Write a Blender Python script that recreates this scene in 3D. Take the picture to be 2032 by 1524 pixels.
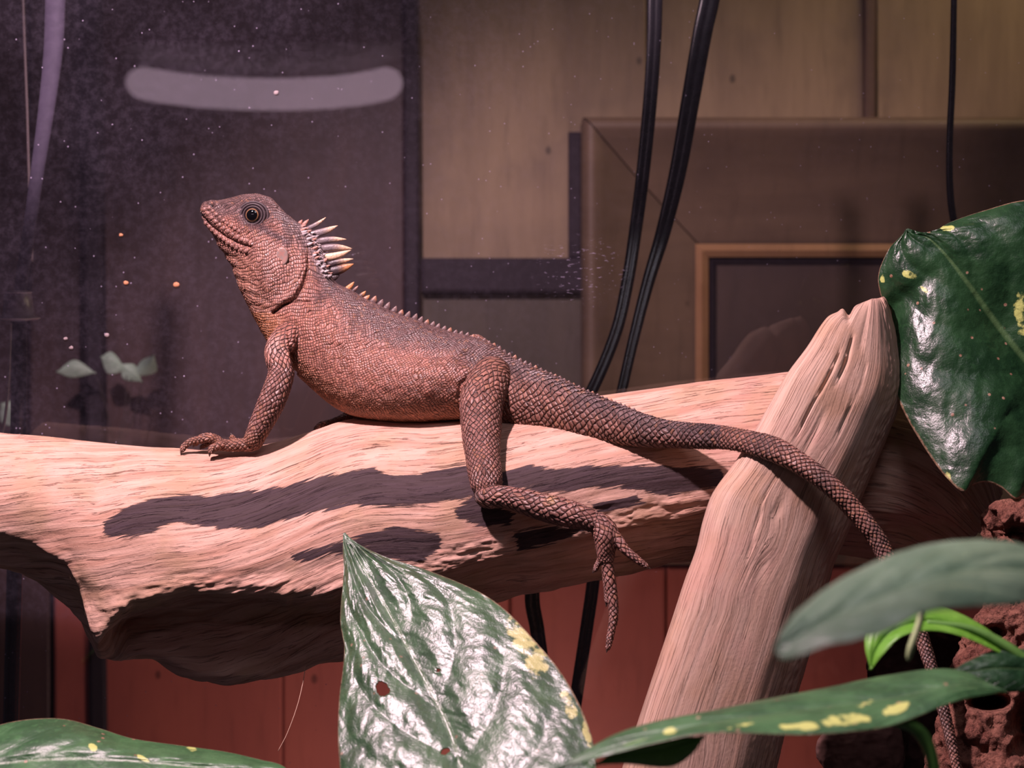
import bpy, math, random
import numpy as np
from mathutils import Vector, Matrix, Quaternion
from mathutils.bvhtree import BVHTree

# ------------------------------------------------------------------ camera, world, lights, exposure
random.seed(7)
RNG = np.random.default_rng(11)
scene = bpy.context.scene
for o in list(bpy.data.objects):
    bpy.data.objects.remove(o)
C = scene.collection
U = 0.0002            # metres that one photograph pixel spans at the distance of the branch
D = 0.70              # distance of the camera from the plane y = 0
cam_data = bpy.data.cameras.new('camera')
cam = bpy.data.objects.new('camera', cam_data)
C.objects.link(cam)
cam.location = (0, -D, 0)
cam.rotation_euler = (math.pi / 2, 0, 0)
cam_data.sensor_width = 36
cam_data.lens = 36 * D / (2032 * U)
cam_data.clip_start = 0.02
cam_data.dof.use_dof = True
cam_data.dof.focus_distance = D - 0.026
cam_data.dof.aperture_fstop = cam_data.lens / 4.6
scene.camera = cam

world = bpy.data.worlds.new('room_light')
scene.world = world
world.use_nodes = True
bg = world.node_tree.nodes['Background']
bg.inputs['Color'].default_value = (0.62, 0.50, 0.66, 1)
bg.inputs['Strength'].default_value = 0.038


def lamp(name, kind, loc, target, power, color, size=0.05, **kw):
    l = bpy.data.lights.new(name, kind)
    l.energy = power
    l.color = color
    if kind == 'AREA':
        l.shape = 'DISK'
        l.size = size
    else:
        l.shadow_soft_size = size
    for k, v in kw.items():
        setattr(l, k, v)
    o = bpy.data.objects.new(name, l)
    C.objects.link(o)
    o.location = loc
    d = Vector(target) - Vector(loc)
    o.rotation_euler = d.to_track_quat('-Z', 'Y').to_euler()
    return o


# the basking lamp above the branch, upper left and a little to the front
lamp('basking_light', 'SPOT', (-0.20, -0.30, 0.42), (0.0, 0.0, -0.04), 27.0, (1.0, 0.725, 0.80), 0.014,
     spot_size=math.radians(80), spot_blend=0.5)
# warm room lamp behind the tank that lights the cupboard wall from the right
lamp('room_lamp', 'AREA', (0.36, 0.20, 0.40), (0.30, 0.35, 0.20), 0.56, (1.0, 0.75, 0.42), 0.20)
# soft cool fill light added over the front of the tank
lamp('front_fill_light', 'AREA', (0.12, -0.42, 0.50), (0.05, 0.0, -0.05), 0.5, (0.95, 0.88, 1.0), 0.22)
# fill light added low behind the tank to warm the boards under the branch
lamp('low_wall_fill', 'AREA', (0.0, 0.13, -0.33), (-0.04, 0.35, -0.20), 0.46, (1.0, 0.66, 0.58), 0.10)

scene.view_settings.view_transform = 'Standard'
scene.view_settings.look = 'None'
scene.view_settings.gamma = 1
scene.view_settings.use_curve_mapping = False
scene.view_settings.exposure = 0.0


# ------------------------------------------------------------------ helpers
def P(px, py, d=0.0):
    """photograph pixel (px, py) at depth d (in pixels of U, + away from camera) as a point of the world"""
    px, py, d = np.asarray(px, float), np.asarray(py, float), np.asarray(d, float)
    y = d * U
    s = (D + y) / D
    return np.stack(np.broadcast_arrays((px - 1016) * U * s, y, (762 - py) * U * s), -1)


def PX(w):
    """inverse of P"""
    s = (D + w[..., 1]) / D
    return np.stack([w[..., 0] / (U * s) + 1016, 762 - w[..., 2] / (U * s), w[..., 1] / U], -1)


def crom(t, v, x):
    """Catmull-Rom of the rows v given at the increasing parameters t, sampled at x"""
    t, v, x = np.asarray(t, float), np.asarray(v, float), np.asarray(x, float)
    v2 = v.reshape(len(t), -1)
    m = np.empty_like(v2)
    m[1:-1] = (v2[2:] - v2[:-2]) / (t[2:] - t[:-2])[:, None]
    m[0] = (v2[1] - v2[0]) / (t[1] - t[0])
    m[-1] = (v2[-1] - v2[-2]) / (t[-1] - t[-2])
    i = np.clip(np.searchsorted(t, x, side='right') - 1, 0, len(t) - 2)
    h = (t[i + 1] - t[i])
    f = ((x - t[i]) / h)[:, None]
    h = h[:, None]
    r = (2 * f**3 - 3 * f**2 + 1) * v2[i] + (f**3 - 2 * f**2 + f) * h * m[i] + (-2 * f**3 + 3 * f**2) * v2[i + 1] + (f**3 - f**2) * h * m[i + 1]
    return r.reshape((len(x),) + v.shape[1:])


def _hash(ix, iy, iz, seed):
    n = (ix * 374761393 + iy * 668265263 + iz * 2147483647 + seed * 144665 + 1013904223).astype(np.int64) & 0xFFFFFFFF
    n = ((n ^ (n >> 13)) * 1274126177) & 0xFFFFFFFF
    n = ((n ^ (n >> 16)) * 2246822519) & 0xFFFFFFFF
    return ((n ^ (n >> 15)) & 0xFFFFFF) / float(0xFFFFFF)


def noise(x, y, z=0.0, seed=0, octaves=1):
    """value noise in -1..1"""
    x, y, z = np.broadcast_arrays(np.asarray(x, float), np.asarray(y, float), np.asarray(z, float))
    tot = np.zeros(x.shape)
    amp, nrm = 1.0, 0.0
    for o in range(octaves):
        xs, ys, zs = x * 2**o, y * 2**o, z * 2**o
        ix, iy, iz = np.floor(xs).astype(np.int64), np.floor(ys).astype(np.int64), np.floor(zs).astype(np.int64)
        fx, fy, fz = xs - ix, ys - iy, zs - iz
        fx, fy, fz = [f * f * (3 - 2 * f) for f in (fx, fy, fz)]
        r = 0
        for dx in (0, 1):
            for dy in (0, 1):
                for dz in (0, 1):
                    r = r + _hash(ix + dx, iy + dy, iz + dz, seed + o * 17) * (fx if dx else 1 - fx) * (fy if dy else 1 - fy) * (fz if dz else 1 - fz)
        tot += amp * (2 * r - 1)
        nrm += amp
        amp *= 0.5
    return tot / nrm


def sstep(a, b, x):
    t = np.clip((x - a) / (b - a), 0, 1)
    return t * t * (3 - 2 * t)


def poly_dist(px, py, pts, closed=False):
    """distance of points to a polyline, and whether they are inside when it is closed"""
    pts = np.asarray(pts, float)
    n = len(pts)
    best = np.full(px.shape, 1e9)
    inside = np.zeros(px.shape, bool)
    for i in range(n if closed else n - 1):
        a, b = pts[i], pts[(i + 1) % n]
        ab = b - a
        t = np.clip(((px - a[0]) * ab[0] + (py - a[1]) * ab[1]) / max(ab @ ab, 1e-9), 0, 1)
        best = np.minimum(best, np.hypot(px - a[0] - t * ab[0], py - a[1] - t * ab[1]))
        if closed:
            c = (a[1] > py) != (b[1] > py)
            xx = a[0] + (py - a[1]) * ab[0] / (ab[1] if abs(ab[1]) > 1e-9 else 1e-9)
            inside ^= c & (px < xx)
    return best, inside


def mesh_obj(name, verts, faces, mat=None, parent=None, smooth=True, attrs=None):
    me = bpy.data.meshes.new(name)
    me.from_pydata(np.asarray(verts).tolist() if isinstance(verts, np.ndarray) else verts, [], faces.tolist() if isinstance(faces, np.ndarray) else faces)
    if smooth:
        me.polygons.foreach_set('use_smooth', [True] * len(me.polygons))
    for k, v in (attrs or {}).items():
        put_attr(me, k, v)
    if mat:
        me.materials.append(mat)
    o = bpy.data.objects.new(name, me)
    C.objects.link(o)
    if parent:
        o.parent = parent
        o.matrix_parent_inverse = Matrix.Translation(-Vector(parent.location))
    return o


def put_attr(me, k, v):
    v = np.asarray(v, np.float32)
    if v.ndim == 1:
        a = me.attributes.new(k, 'FLOAT', 'POINT')
        a.data.foreach_set('value', v)
    else:
        a = me.attributes.new(k, 'FLOAT_VECTOR', 'POINT')
        a.data.foreach_set('vector', v.ravel())


def thing(name, loc, label, cat, group=None):
    o = bpy.data.objects.new(name, None)
    C.objects.link(o)
    o.empty_display_size = 0.01
    o.location = tuple(loc)
    return tag(o, label, cat, group)


def tag(o, label, cat, group=None):
    o['label'] = label
    o['category'] = cat
    if group:
        o['group'] = group
    return o


def struct(o):
    o['kind'] = 'structure'
    return o


def grid_faces(nu, nv, close_v=True, off=0):
    i = np.arange(nu - 1)[:, None]
    j = np.arange(nv if close_v else nv - 1)[None, :]
    j2 = (j + 1) % nv
    f = np.stack(np.broadcast_arrays(i * nv + j, i * nv + j2, (i + 1) * nv + j2, (i + 1) * nv + j), -1)
    return f.reshape(-1, 4) + off


# ------------------------------------------------------------------ material helpers
class Mat:
    def __init__(s, name):
        s.m = bpy.data.materials.new(name)
        s.m.use_nodes = True
        s.nt = s.m.node_tree
        s.b = s.nt.nodes['Principled BSDF']
        s.out = s.nt.nodes['Material Output']

    def n(s, typ, **kw):
        x = s.nt.nodes.new(typ)
        for k, v in kw.items():
            setattr(x, k, v)
        return x

    def put(s, sock, v):
        if isinstance(v, bpy.types.NodeSocket):
            s.nt.links.new(v, sock)
        elif v is not None:
            sock.default_value = v if not (isinstance(v, tuple) and len(v) == 3 and sock.type == 'RGBA') else (*v, 1)

    def set(s, **kw):
        names = dict(color='Base Color', rough='Roughness', spec='Specular IOR Level', coat='Coat Weight', coat_rough='Coat Roughness', metal='Metallic', normal='Normal')
        for k, v in kw.items():
            s.put(s.b.inputs[names[k]], v)

    def math(s, op, a, b=None, c=None, clamp=False):
        x = s.n('ShaderNodeMath', operation=op, use_clamp=clamp)
        for i, v in enumerate((a, b, c)):
            s.put(x.inputs[i], v)
        return x.outputs[0]

    def vmath(s, op, a, b=None):
        x = s.n('ShaderNodeVectorMath', operation=op)
        s.put(x.inputs[0], a)
        s.put(x.inputs[1], b)
        return x.outputs[0]

    def attr(s, name, out='Vector'):
        return s.n('ShaderNodeAttribute', attribute_name=name).outputs[out]

    def xyz(s, v):
        x = s.n('ShaderNodeSeparateXYZ')
        s.put(x.inputs[0], v)
        return x.outputs

    def vec(s, x, y, z=0.0):
        c = s.n('ShaderNodeCombineXYZ')
        for i, v in enumerate((x, y, z)):
            s.put(c.inputs[i], v)
        return c.outputs[0]

    def pos(s):
        return s.n('ShaderNodeNewGeometry').outputs['Position']

    def noise(s, v, scale, detail=3.0, rough=0.55, dist=0.0):
        x = s.n('ShaderNodeTexNoise')
        s.put(x.inputs['Vector'], v)
        s.put(x.inputs['Scale'], float(scale))
        s.put(x.inputs['Detail'], detail)
        s.put(x.inputs['Roughness'], rough)
        s.put(x.inputs['Distortion'], dist)
        return x.outputs['Fac']

    def voro(s, v, scale, feature='F1', rand=1.0, out='Distance'):
        x = s.n('ShaderNodeTexVoronoi', feature=feature)
        s.put(x.inputs['Vector'], v)
        s.put(x.inputs['Scale'], float(scale))
        s.put(x.inputs['Randomness'], rand)
        return x.outputs[out]

    def mapr(s, v, a, b, c=0.0, d=1.0):
        x = s.n('ShaderNodeMapRange', interpolation_type='SMOOTHSTEP')
        for i, q in enumerate((v, a, b, c, d)):
            s.put(x.inputs[i], q)
        return x.outputs[0]

    def ramp(s, fac, stops):
        x = s.n('ShaderNodeValToRGB')
        e = x.color_ramp.elements
        while len(e) < len(stops):
            e.new(0.5)
        for q, (p, c) in zip(e, stops):
            q.position = p
            q.color = (*c, 1) if len(c) == 3 else c
        s.put(x.inputs[0], fac)
        return x.outputs[0]

    def mix(s, fac, a, b, blend='MIX'):
        x = s.n('ShaderNodeMix', data_type='RGBA', blend_type=blend)
        s.put(x.inputs[0], fac)
        s.put(x.inputs[6], a)
        s.put(x.inputs[7], b)
        return x.outputs[2]

    def bump(s, h, dist, strength=1.0, normal=None):
        x = s.n('ShaderNodeBump')
        s.put(x.inputs['Height'], h)
        s.put(x.inputs['Distance'], dist)
        s.put(x.inputs['Strength'], strength)
        if normal is not None:
            s.put(x.inputs['Normal'], normal)
        return x.outputs[0]


def srgb(r, g, b):
    f = lambda c: (c / 255 / 12.92) if c / 255 <= 0.04045 else ((c / 255 + 0.055) / 1.055) ** 2.4
    return (f(r), f(g), f(b))


# ---- plain colours
def plain(name, col, rough=0.5, spec=0.5, grain=0.0, scale=300, **kw):
    m = Mat(name)
    m.set(rough=rough, spec=spec, **kw)
    n = m.noise(m.pos(), scale, 4)
    m.set(color=m.mix(n, tuple(c * (1 - grain) for c in col), tuple(min(1, c * (1 + grain)) for c in col)))
    return m.m


# ---- driftwood: attribute "grain" = (along, around, stain mask with painted leg shadow)
def wood_mat(name, light, mid, dark, stain_shadow, along=0.010, around=0.16, bump=0.0007, crk=0.55, warpk=10.0, tan=(0.50, 0.31, 0.20), red=(0.60, 0.30, 0.25)):
    m = Mat(name)
    g = m.xyz(m.attr('grain'))
    warp = m.noise(m.attr('grain'), 0.012, 3)
    ac = m.math('ADD', g[1], m.math('MULTIPLY', m.math('SUBTRACT', warp, 0.5), warpk))
    v = m.vec(m.math('MULTIPLY', g[0], along), m.math('MULTIPLY', ac, around), 0.0)
    fine = m.noise(v, 1.0, 6, 0.62)
    v2 = m.vec(m.math('MULTIPLY', g[0], along * 0.35), m.math('MULTIPLY', ac, around * 0.30), 3.0)
    broad = m.noise(v2, 1.0, 4, 0.5)
    v3 = m.vec(m.math('MULTIPLY', g[0], along * 1.3), m.math('MULTIPLY', ac, around * 1.4), 7.0)
    crack = m.mapr(m.noise(v3, 1.0, 4, 0.6, 0.6), 0.57, 0.65)
    blotch = m.noise(m.pos(), 42, 4)
    blotch2 = m.noise(m.vmath('ADD', m.pos(), (3.0, 1.0, 5.0)), 26, 5, 0.6)
    band = m.mapr(m.noise(m.vec(m.math('MULTIPLY', g[0], along * 0.22), m.math('MULTIPLY', ac, around * 0.12), 11.0), 1.0, 3), 0.36, 0.64, 0.30, 1.0)
    col = m.mix(m.mapr(broad, 0.35, 0.68), light, mid)
    col = m.mix(m.math('MULTIPLY', m.mapr(fine, 0.48, 0.74), m.math('MULTIPLY', band, 0.66)), col, dark)
    col = m.mix(m.math('MULTIPLY', m.mapr(blotch, 0.44, 0.66), 0.7), col, tan)
    col = m.mix(m.math('MULTIPLY', m.mapr(blotch2, 0.50, 0.70), 0.50), col, red)
    col = m.mix(m.math('MULTIPLY', crack, m.math('MULTIPLY', band, crk)), col, tuple(c * 0.45 for c in dark))
    # dark bark that still clings to the wood, plus painted leg shadow, frayed along the grain
    edge = m.math('ADD', g[2], m.math('MULTIPLY', m.math('SUBTRACT', fine, 0.5), 1.7))
    st = m.mapr(edge, 0.44, 0.56)
    stc = m.mix(m.mapr(fine, 0.3, 0.7), stain_shadow, tuple(c * 2.1 for c in stain_shadow))
    col = m.mix(m.math('MULTIPLY', st, 0.94), col, stc)
    speck = m.mapr(m.voro(m.pos(), 520, 'F1'), 0.03, 0.10, 1.0, 0.0)
    spm = m.math('MULTIPLY', speck, m.mapr(m.noise(m.pos(), 130, 2), 0.56, 0.66))
    col = m.mix(m.math('MULTIPLY', spm, 0.7), col, tuple(c * 0.3 for c in dark))
    h = m.math('SUBTRACT', m.math('ADD', m.math('MULTIPLY', fine, m.math('MULTIPLY', band, 1.0)), m.math('MULTIPLY', st, 0.35)), m.math('MULTIPLY', crack, m.math('MULTIPLY', band, 0.8)))
    h = m.math('ADD', h, m.math('MULTIPLY', m.noise(m.pos(), 900, 3), 0.25))
    m.set(color=col, rough=0.78, spec=0.22, normal=m.bump(h, bump, 1.0))
    return m.m


WOOD = wood_mat('driftwood', (0.70, 0.44, 0.345), (0.50, 0.275, 0.20), (0.24, 0.115, 0.082), (0.022, 0.015, 0.021), bump=0.0005)
WOOD2 = wood_mat('pale_driftwood', (0.64, 0.44, 0.345), (0.52, 0.335, 0.25), (0.28, 0.16, 0.11), (0.05, 0.03, 0.03), along=0.005, around=0.22, bump=0.00045, crk=0.5, warpk=4.0, tan=(0.52, 0.31, 0.20), red=(0.56, 0.31, 0.26))


# ---- lizard skin: "lat" = scale lattice (a, b, strength), "tint" = pigment
def skin_mat():
    m = Mat('scaly_skin')
    L = m.xyz(m.attr('lat'))
    a, b, k = L[0], L[1], L[2]
    p, q = m.math('ADD', a, b), m.math('SUBTRACT', a, b)
    ip, iq = m.math('FLOOR', p), m.math('FLOOR', q)
    fp = m.math('SUBTRACT', m.math('SUBTRACT', p, ip), 0.5)
    fq = m.math('SUBTRACT', m.math('SUBTRACT', q, iq), 0.5)
    wn = m.n('ShaderNodeTexWhiteNoise', noise_dimensions='2D')
    m.put(wn.inputs['Vector'], m.vec(ip, iq))
    rnd = wn.outputs['Value']
    wn2 = m.n('ShaderNodeTexWhiteNoise', noise_dimensions='2D')
    m.put(wn2.inputs['Vector'], m.vec(iq, ip))
    rnd2 = wn2.outputs['Value']
    e = m.math('MAXIMUM', m.math('ABSOLUTE', fp), m.math('ABSOLUTE', fq))
    seam = m.mapr(e, 0.37, 0.49)
    along = m.math('ADD', m.math('MULTIPLY', m.math('ADD', fp, fq), 0.5), 0.5)
    across = m.math('ABSOLUTE', m.math('SUBTRACT', fp, fq))
    h = m.math('MULTIPLY', m.math('ADD', m.math('MULTIPLY', along, 0.8), m.math('MULTIPLY', m.math('SUBTRACT', 0.6, across), 0.4)), m.math('SUBTRACT', 1.0, seam))
    h = m.math('MULTIPLY', h, k)
    tint = m.attr('tint')
    v = m.math('ADD', 0.88, m.math('MULTIPLY', rnd, 0.72))
    col = m.vmath('SCALE', tint)
    sc = col.node
    m.put(sc.inputs['Scale'], v)
    warm = m.mapr(rnd2, 0.86, 0.95)
    col = m.mix(m.math('MULTIPLY', warm, 0.45), col, (0.34, 0.155, 0.085))
    dirt = m.mapr(m.noise(m.pos(), 420, 4), 0.55, 0.72)
    col = m.mix(m.math('MULTIPLY', dirt, 0.35), col, (0.05, 0.032, 0.036))
    col = m.mix(m.math('MULTIPLY', seam, m.math('MULTIPLY', k, 0.74)), col, (0.030, 0.014, 0.015))
    h2 = m.math('ADD', h, m.math('MULTIPLY', m.noise(m.pos(), 2600, 2), 0.12))
    m.set(color=col, rough=m.math('ADD', 0.34, m.math('MULTIPLY', rnd, 0.18)), spec=0.5, normal=m.bump(h2, 0.0009, 0.9))
    return m.m


SKIN = skin_mat()


def tint_mat(name, rough=0.4, spec=0.45):
    m = Mat(name)
    n = m.noise(m.pos(), 1500, 3)
    m.set(color=m.mix(m.math('MULTIPLY', m.mapr(n, 0.45, 0.7), 0.35), m.attr('tint'), (0.06, 0.045, 0.05)), rough=rough, spec=spec, normal=m.bump(n, 0.0003, 0.6))
    return m.m


SPINE = tint_mat('horny_spine')


# ---- leaves: "luv" = (t, s, px length), "patch" = pale variegation
def leaf_mat(name, deep, mid, pale, nveins, skew, rough=0.34, spec=0.5, sheen=0.0, spots=1.0, bumpd=0.0006, coat_ior=1.5):
    m = Mat(name)
    g = m.xyz(m.attr('luv'))
    t, s_ = g[0], g[1]
    sa = m.math('ABSOLUTE', s_)
    ph = m.math('SUBTRACT', m.math('MULTIPLY', t, float(nveins)), m.math('MULTIPLY', sa, float(skew)))
    fr = m.math('ABSOLUTE', m.math('SUBTRACT', m.math('FRACT', ph), 0.5))
    vein = m.mapr(fr, 0.40, 0.5)
    midv = m.mapr(sa, 0.008, 0.03, 1.0, 0.0)
    n1 = m.noise(m.pos(), 70, 4)
    n2 = m.noise(m.pos(), 480, 4)
    col = m.mix(m.mapr(n1, 0.35, 0.68), deep, mid)
    col = m.mix(m.math('MULTIPLY', m.mapr(n2, 0.5, 0.7), 0.35), col, tuple(c * 1.5 for c in mid))
    # yellow-green flecks of variegation
    fl = m.mapr(m.math('ADD', m.noise(m.pos(), 210, 4, 0.6), m.math('MULTIPLY', m.attr('patch', 'Fac'), 0.50)), 0.84, 0.98)
    col = m.mix(m.math('MULTIPLY', fl, 0.92), col, pale)
    col = m.mix(m.math('MULTIPLY', midv, 0.5), col, (0.12, 0.22, 0.08))
    # brown pin spots and a dry brown rim
    vd = m.voro(m.pos(), 215, 'F1')
    vc = m.voro(m.pos(), 215, 'F1', out='Color')
    pick = m.math('GREATER_THAN', m.xyz(vc)[0], 0.74)
    sp = m.math('MULTIPLY', m.mapr(vd, 0.10, 0.17, 1.0, 0.0), pick)
    rim = m.mapr(m.math('ADD', sa, m.math('MULTIPLY', n2, 0.03)), 0.995, 1.010)
    br = m.math('MAXIMUM', m.math('MULTIPLY', sp, spots), m.math('MULTIPLY', rim, 0.8))
    col = m.mix(m.math('MULTIPLY', br, 0.85), col, m.ramp(m.noise(m.pos(), 900, 2), [(0.3, (0.25, 0.10, 0.06)), (0.7, (0.55, 0.36, 0.25))]))
    h = m.math('ADD', m.math('MULTIPLY', n2, 0.40), m.math('MULTIPLY', m.noise(m.pos(), 1500, 3), 0.22))
    h = m.math('SUBTRACT', h, m.math('MULTIPLY', m.math('MAXIMUM', vein, midv), 0.25))
    rr = m.math('ADD', rough, m.math('MULTIPLY', m.mapr(n1, 0.3, 0.7), 0.14))
    nrm = m.bump(h, bumpd, 0.8)
    m.set(color=col, rough=rr, spec=spec, normal=nrm, coat=sheen, coat_rough=0.42)
    m.put(m.b.inputs['Coat Normal'], nrm)
    m.b.inputs['Coat IOR'].default_value = coat_ior
    tr = m.n('ShaderNodeBsdfTranslucent')
    m.put(tr.inputs['Color'], m.mix(0.5, col, (0.20, 0.42, 0.05)))
    mx = m.n('ShaderNodeMixShader')
    m.put(mx.inputs[0], 0.16)
    m.put(mx.inputs[1], m.b.outputs[0])
    m.put(mx.inputs[2], tr.outputs[0])
    m.put(m.out.inputs[0], mx.outputs[0])
    return m.m


# ------------------------------------------------------------------ the setting behind the tank
WALL_D = 1750.0


def wall_wood(name, c1, c2, c3, sx=9, sz=1.1):
    m = Mat(name)
    x = m.xyz(m.pos())
    rnd = m.n('ShaderNodeObjectInfo').outputs['Random']
    v = m.vec(m.math('ADD', m.math('MULTIPLY', x[0], sx), m.math('MULTIPLY', rnd, 7.0)), x[1], m.math('MULTIPLY', x[2], sz))
    a = m.noise(v, 4.0, 5, 0.6)
    b = m.noise(m.pos(), 16, 5, 0.6)
    c = m.noise(m.vec(m.math('MULTIPLY', x[0], 60.0), x[1], m.math('MULTIPLY', x[2], 9.0)), 3.0, 4)
    col = m.mix(m.mapr(a, 0.3, 0.7), c1, c2)
    col = m.mix(m.math('MULTIPLY', m.mapr(b, 0.45, 0.72), 0.6), col, c3)
    col = m.mix(m.math('MULTIPLY', m.mapr(c, 0.5, 0.75), 0.3), col, tuple(q * 0.5 for q in c1))
    spot = m.mapr(m.voro(m.vec(m.math('MULTIPLY', x[0], 1.5), x[1], x[2]), 17, 'F1'), 0.035, 0.06, 1.0, 0.0)
    col = m.mix(m.math('MULTIPLY', spot, 0.7), col, tuple(q * 0.2 for q in c1))
    m.set(color=col, rough=0.55, spec=0.3, normal=m.bump(a, 0.001, 0.5))
    return m.m


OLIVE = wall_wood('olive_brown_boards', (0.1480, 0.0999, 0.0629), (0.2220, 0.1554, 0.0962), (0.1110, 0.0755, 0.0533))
BROWN = wall_wood('dimmed_brown_boards', (0.0432, 0.0230, 0.0245), (0.0612, 0.0324, 0.0302), (0.0346, 0.0202, 0.0230))  # dark tone of the left boards carries the weaker light there
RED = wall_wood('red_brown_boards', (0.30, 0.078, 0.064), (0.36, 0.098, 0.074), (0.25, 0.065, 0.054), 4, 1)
FRAMEW = wall_wood('frame_wood', (0.0861, 0.0558, 0.0385), (0.1148, 0.0754, 0.0508), (0.0697, 0.0451, 0.0336), 1.2, 9)
GOLD = wall_wood('gilded_bead', (0.2040, 0.1062, 0.0527), (0.2380, 0.1318, 0.0638), (0.1700, 0.0892, 0.0467), 2, 9)
DARK = plain('dark_groove_and_shadow', (0.020, 0.014, 0.020), 0.7, 0.2, 0.2)


def box_px(name, x0, y0, x1, y1, d0, d1, mat, parent=None, bev=4.0, skew=0.0, smooth=False):
    """a board whose front edges sit at the pixels given, from depth d0 (front) to d1; skew moves its lower end sideways"""
    f = P([x0 + bev, x1 - bev, x1 - bev + skew, x0 + bev + skew], [y0 + bev, y0 + bev, y1 - bev, y1 - bev], d0)
    m_ = P([x0, x1, x1 + skew, x0 + skew], [y0, y0, y1, y1], d0 + bev)
    b = m_.copy()
    b[:, 1] = d1 * U
    v = np.concatenate([f, m_, b])
    fc = [(0, 3, 2, 1), (8, 9, 10, 11)]
    for k in range(4):
        j = (k + 1) % 4
        fc += [(k, j, 4 + j, 4 + k), (4 + k, 4 + j, 8 + j, 8 + k)]
    return mesh_obj(name, v, fc, mat, parent, smooth)


wall = struct(bpy.data.objects.new('wall_back', None))
C.objects.link(wall)
wall.location = (0, (WALL_D + 130) * U, -0.3)
box_px('backing', -900, -700, 3000, 2300, WALL_D + 90, WALL_D + 160, DARK, wall)
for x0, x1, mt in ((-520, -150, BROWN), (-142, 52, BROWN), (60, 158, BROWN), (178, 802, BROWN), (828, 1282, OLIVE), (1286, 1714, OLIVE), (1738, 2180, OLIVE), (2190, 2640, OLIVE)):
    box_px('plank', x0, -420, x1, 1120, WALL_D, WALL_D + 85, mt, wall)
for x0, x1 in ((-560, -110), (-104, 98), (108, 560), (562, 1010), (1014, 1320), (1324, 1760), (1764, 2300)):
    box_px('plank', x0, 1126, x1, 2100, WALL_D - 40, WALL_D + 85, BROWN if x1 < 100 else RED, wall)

# dark battens that stand on the boards
struct(box_px('trim_1', 158, -420, 192, 1700, WALL_D - 60, WALL_D + 20, DARK, bev=6, skew=22))
struct(box_px('trim_2', 800, -420, 828, 660, WALL_D - 50, WALL_D + 20, DARK, bev=5, skew=4))
struct(box_px('trim_3', 836, 512, 1236, 580, WALL_D - 60, WALL_D - 2, DARK, bev=6))
struct(box_px('trim_4', 1716, -420, 1737, 246, WALL_D - 25, WALL_D + 30, plain('batten_brown', (0.075, 0.042, 0.03), 0.6, 0.3, 0.2), bev=4))
struct(box_px('trim_5', 838, 580, 1232, 1100, WALL_D - 20, WALL_D - 2, wall_wood('dull_green_board', (0.0510, 0.0396, 0.0312), (0.0660, 0.0510, 0.0390), (0.0420, 0.0312, 0.0270)), bev=3))

struct(box_px('frame_shadow_strip', 1128, 262, 1154, 512, WALL_D - 30, WALL_D - 2, DARK, bev=4))  # dark strip standing in for the shadow beside the door frame

# raised and mitred picture-frame moulding of the cupboard door on the right
door = struct(bpy.data.objects.new('door_1', None))
C.objects.link(door)
door.location = (0.35, WALL_D * U, -0.1)
prof = [(0.0, 0), (0.0, -150), (0.02, -172), (0.06, -180), (0.11, -172), (0.18, -150), (0.45, -92), (0.80, -58), (0.97, -42), (1.0, -36)]
OX0, OY0, OX1, OY1 = 1152, 248, 3000, 1110
IX0, IY0, IX1, IY1 = 1384, 488, 2760, 880


def ring(k):
    return [(OX0 + (IX0 - OX0) * k, OY0 + (IY0 - OY0) * k), (OX1 + (IX1 - OX1) * k, OY0 + (IY0 - OY0) * k),
            (OX1 + (IX1 - OX1) * k, OY1 + (IY1 - OY1) * k), (OX0 + (IX0 - OX0) * k, OY1 + (IY1 - OY1) * k)]


for s_ in range(4):
    v, f = [], []
    for k, dd in prof:
        r = ring(k)
        for e in (s_, (s_ + 1) % 4):
            # mitre joint: each rail stops a hair short of its neighbour
            q = P(r[e][0], r[e][1], WALL_D)
            w = P(r[(s_ + 1) % 4 if e == s_ else s_][0], r[(s_ + 1) % 4 if e == s_ else s_][1], WALL_D)
            q = q + (w - q) / np.linalg.norm(w - q) * 0.0005
            q[1] = (WALL_D + dd) * U
            v.append(q)
    for i in range(len(prof) - 1):
        f.append((2 * i, 2 * i + 1, 2 * i + 3, 2 * i + 2))
    mesh_obj('frame_rail', np.array(v), f, FRAMEW, door)


def ring_bead(name, x0, y0, x1, y1, w, d0, mat):
    outer = [(x0, y0), (x1, y0), (x1, y1), (x0, y1)]
    inner = [(x0 + w, y0 + w), (x1 - w, y0 + w), (x1 - w, y1 - w), (x0 + w, y1 - w)]
    mid = [((a[0] + b[0]) / 2, (a[1] + b[1]) / 2) for a, b in zip(outer, inner)]
    v = [P(*q, d0 + 14) for q in outer] + [P(*q, d0) for q in mid] + [P(*q, d0 + 14) for q in inner]
    f = []
    for k in range(4):
        j = (k + 1) % 4
        f += [(k, j, 4 + j, 4 + k), (4 + k, 4 + j, 8 + j, 8 + k)]
    return mesh_obj(name, np.array(v), f, mat, door, False)


ring_bead('gilded_bead', 1380, 484, 2764, 884, 26, WALL_D - 60, GOLD)
ring_bead('dark_bead', 1402, 506, 2742, 862, 20, WALL_D - 36, DARK)
box_px('door_panel', 1415, 518, 2735, 855, WALL_D - 20, WALL_D - 2, wall_wood('panel_wood', (0.0372, 0.0223, 0.0198), (0.0496, 0.0298, 0.0248), (0.0322, 0.0198, 0.0180), 4, 1), door)

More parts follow.
